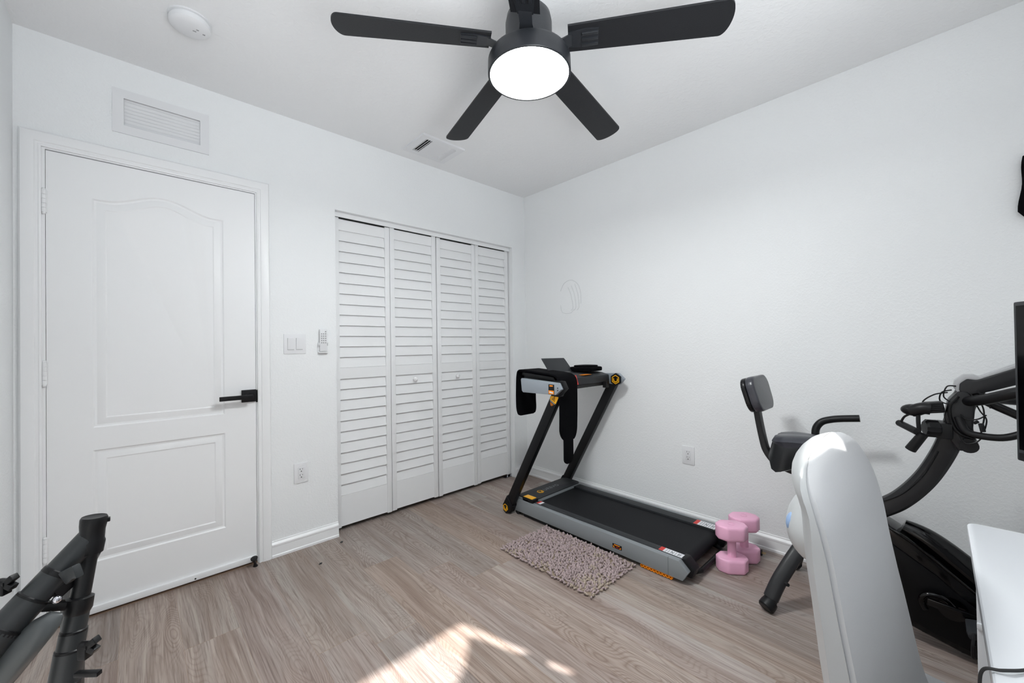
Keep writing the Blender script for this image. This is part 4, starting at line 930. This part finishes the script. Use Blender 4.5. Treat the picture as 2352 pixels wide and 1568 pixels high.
lowA = A0+d*.30; fa = V((-2.90, lowA.y-.10, .02)); b = B(); b.tube([lowA-d*.01, lowA+(fa-lowA)*.3, fa], .023, n=20); q = b.build('lower_leg', 'tube', t)
b = B(); b.lathe([(.020, .0), (.024, -.012), (.022, -.020), (0, -.020)], (fa.x, fa.y, .02), n=20); b.build('rubber_foot', 'black', q)
c0 = apex+V((-.03, .14, -.12)); fc_ = V((c0.x-.03, -1.30, .02)); b = B(); b.tube([apex+V((-.005, .01, -.03)), c0, fc_], .016, n=18); q = b.build('lower_leg', 'tube', t)
b = B(); b.lathe([(.018, .0), (.022, -.012), (.020, -.020), (0, -.020)], (fc_.x, fc_.y, .02), n=20); b.build('rubber_foot', 'black', q)
# collar with a brace between the legs
cc = B0+d2*.098
b = B(); b.lathe([(.0122, -.012), (.0158, -.010), (.0162, .006), (.0140, .012), (.0122, .012)], cc, axis=d2, n=28); cl = b.build('collar', 'black', t)
b = B(); b.bar(cc, D(95, 1392, .575), upv, .012, .014, .003); b.bar(D(160, 1330, .60), D(120, 1365, .58), upv, .02, .016, .004); b.build('brace', 'black', cl)
b = B(); b.sphere(D(131, 1376, .572), .0055, 12); b.build('brace_bolt', 'chrome', cl)
# claw on leg A
b = B(); b.prism([D(165, 1300, .575), D(176, 1330, .575), D(166, 1330, .574), D(150, 1345, .574), D(130, 1318, .574)], fw*.012, .003); b.build('claw', 'tube', la)
# flattened lever
b = B(); rows = []
LP = [(D(144, 1411, .575), .003, .003), (D(128, 1418, .57), .012, .006), (D(100, 1440, .56), .017, .009), (D(60, 1480, .55), .020, .011), (D(10, 1535, .54), .022, .012), (D(-60, 1610, .53), .023, .012)]
for i, (c, w, h) in enumerate(LP):
    dd = (LP[min(i+1, 5)][0]-LP[max(i-1, 0)][0]).normalized(); s = dd.cross(fw).normalized(); n_ = s.cross(dd).normalized()
    rows.append([c+s*cos(2*pi*j/20)*w+n_*sin(2*pi*j/20)*h for j in range(20)])
b.rings(rows); lv = b.build('lever', 'tubegrey', t)
# knobs
for c, s_ in ((D(203, 1482, .565), .62), (D(15, 1338, .56), .58)):
    a_, b_ = rt*s_, up*s_
    b = B(); b.cyl(c-a_*.016, c+a_*.004, .006, n=14); b.obox(c+a_*.010+b_*.007, a_*.011+b_*.009, a_*.004-b_*.006, fw*.005, .0018, 3); b.obox(c+a_*.008-b_*.006, a_*.011-b_*.005, a_*.004+b_*.006, fw*.005, .0018, 3); b.obox(c-b_*.013-a_*.007, a_*.010, b_*.015, fw*.006, .002, 3); b.build('clamp_knob', 'black', t)
b = B(); b.bar(D(175, 1547, .57), D(229, 1545, .57), up, .006, .008, .001); b.build('locating_bar', 'black', t)

# ================================================================== small things
# item hanging at the right edge of the photo
b = B(); rows = []
for k in range(12):
    q = k/11; z = 1.655+.24*q; w = .11*(1-.55*(q-.28)**2*2) if q > .06 else .075; y0 = -2.806+.003*sin(9*q)-.016*q
    rows.append([V((-.004-.05*(.5+.5*cos(a)), y0-.09+.09*sin(a)*(.85 if q < .07 else 1)-.0, z)) for a in [2*pi*j/20 for j in range(20)]])
b.rings(rows); hk_ = tag(b.build('hanging_bag', 'neoprene', org=(-.03, -2.88, 1.65)), 'black soft bag hanging on the white wall at the far right edge', 'bag')
# two crumbs on the floor
for x, y, l in ((-1.872, -.262, 'dark crumb on the floor nearer to the camera of two'), (-1.700, -.098, 'dark crumb on the floor just below the closet doors')):
    b = B(); b.prism([(x-.010, y-.004, .0004), (x+.004, y-.007, .0004), (x+.010, y+.003, .0004), (x-.002, y+.007, .0004)], (.001, 0, .004), .001); tag(b.build('floor_crumb', 'slot', org=(x, y, 0)), l, 'crumb')
# faint pencil scribble on the right wall
M['pencil'] = mat('faint_pencil', srgb(206, 208, 210), .8)
b = B(); cS = lambda y, z: V((-.0008, y, z))
b.tube([cS(-.42, 1.62), cS(-.46, 1.68), cS(-.53, 1.70), cS(-.60, 1.66), cS(-.63, 1.58), cS(-.63, 1.50)], .0016, n=5, smooth=5)
for k in range(3): b.tube([cS(-.50-k*.035, 1.645+k*.01), cS(-.53-k*.035, 1.58), cS(-.55-k*.03, 1.48), cS(-.53-k*.03, 1.45)], .0015, n=5, smooth=5)
b.tube([cS(-.42, 1.50), cS(-.44, 1.44), cS(-.52, 1.43), cS(-.56, 1.46)], .0015, n=5, smooth=5)
tag(b.build('wall_scribble', 'pencil', org=(0, -.53, 1.55)), 'faint pencil scribble on the right wall above the treadmill', 'scribble')
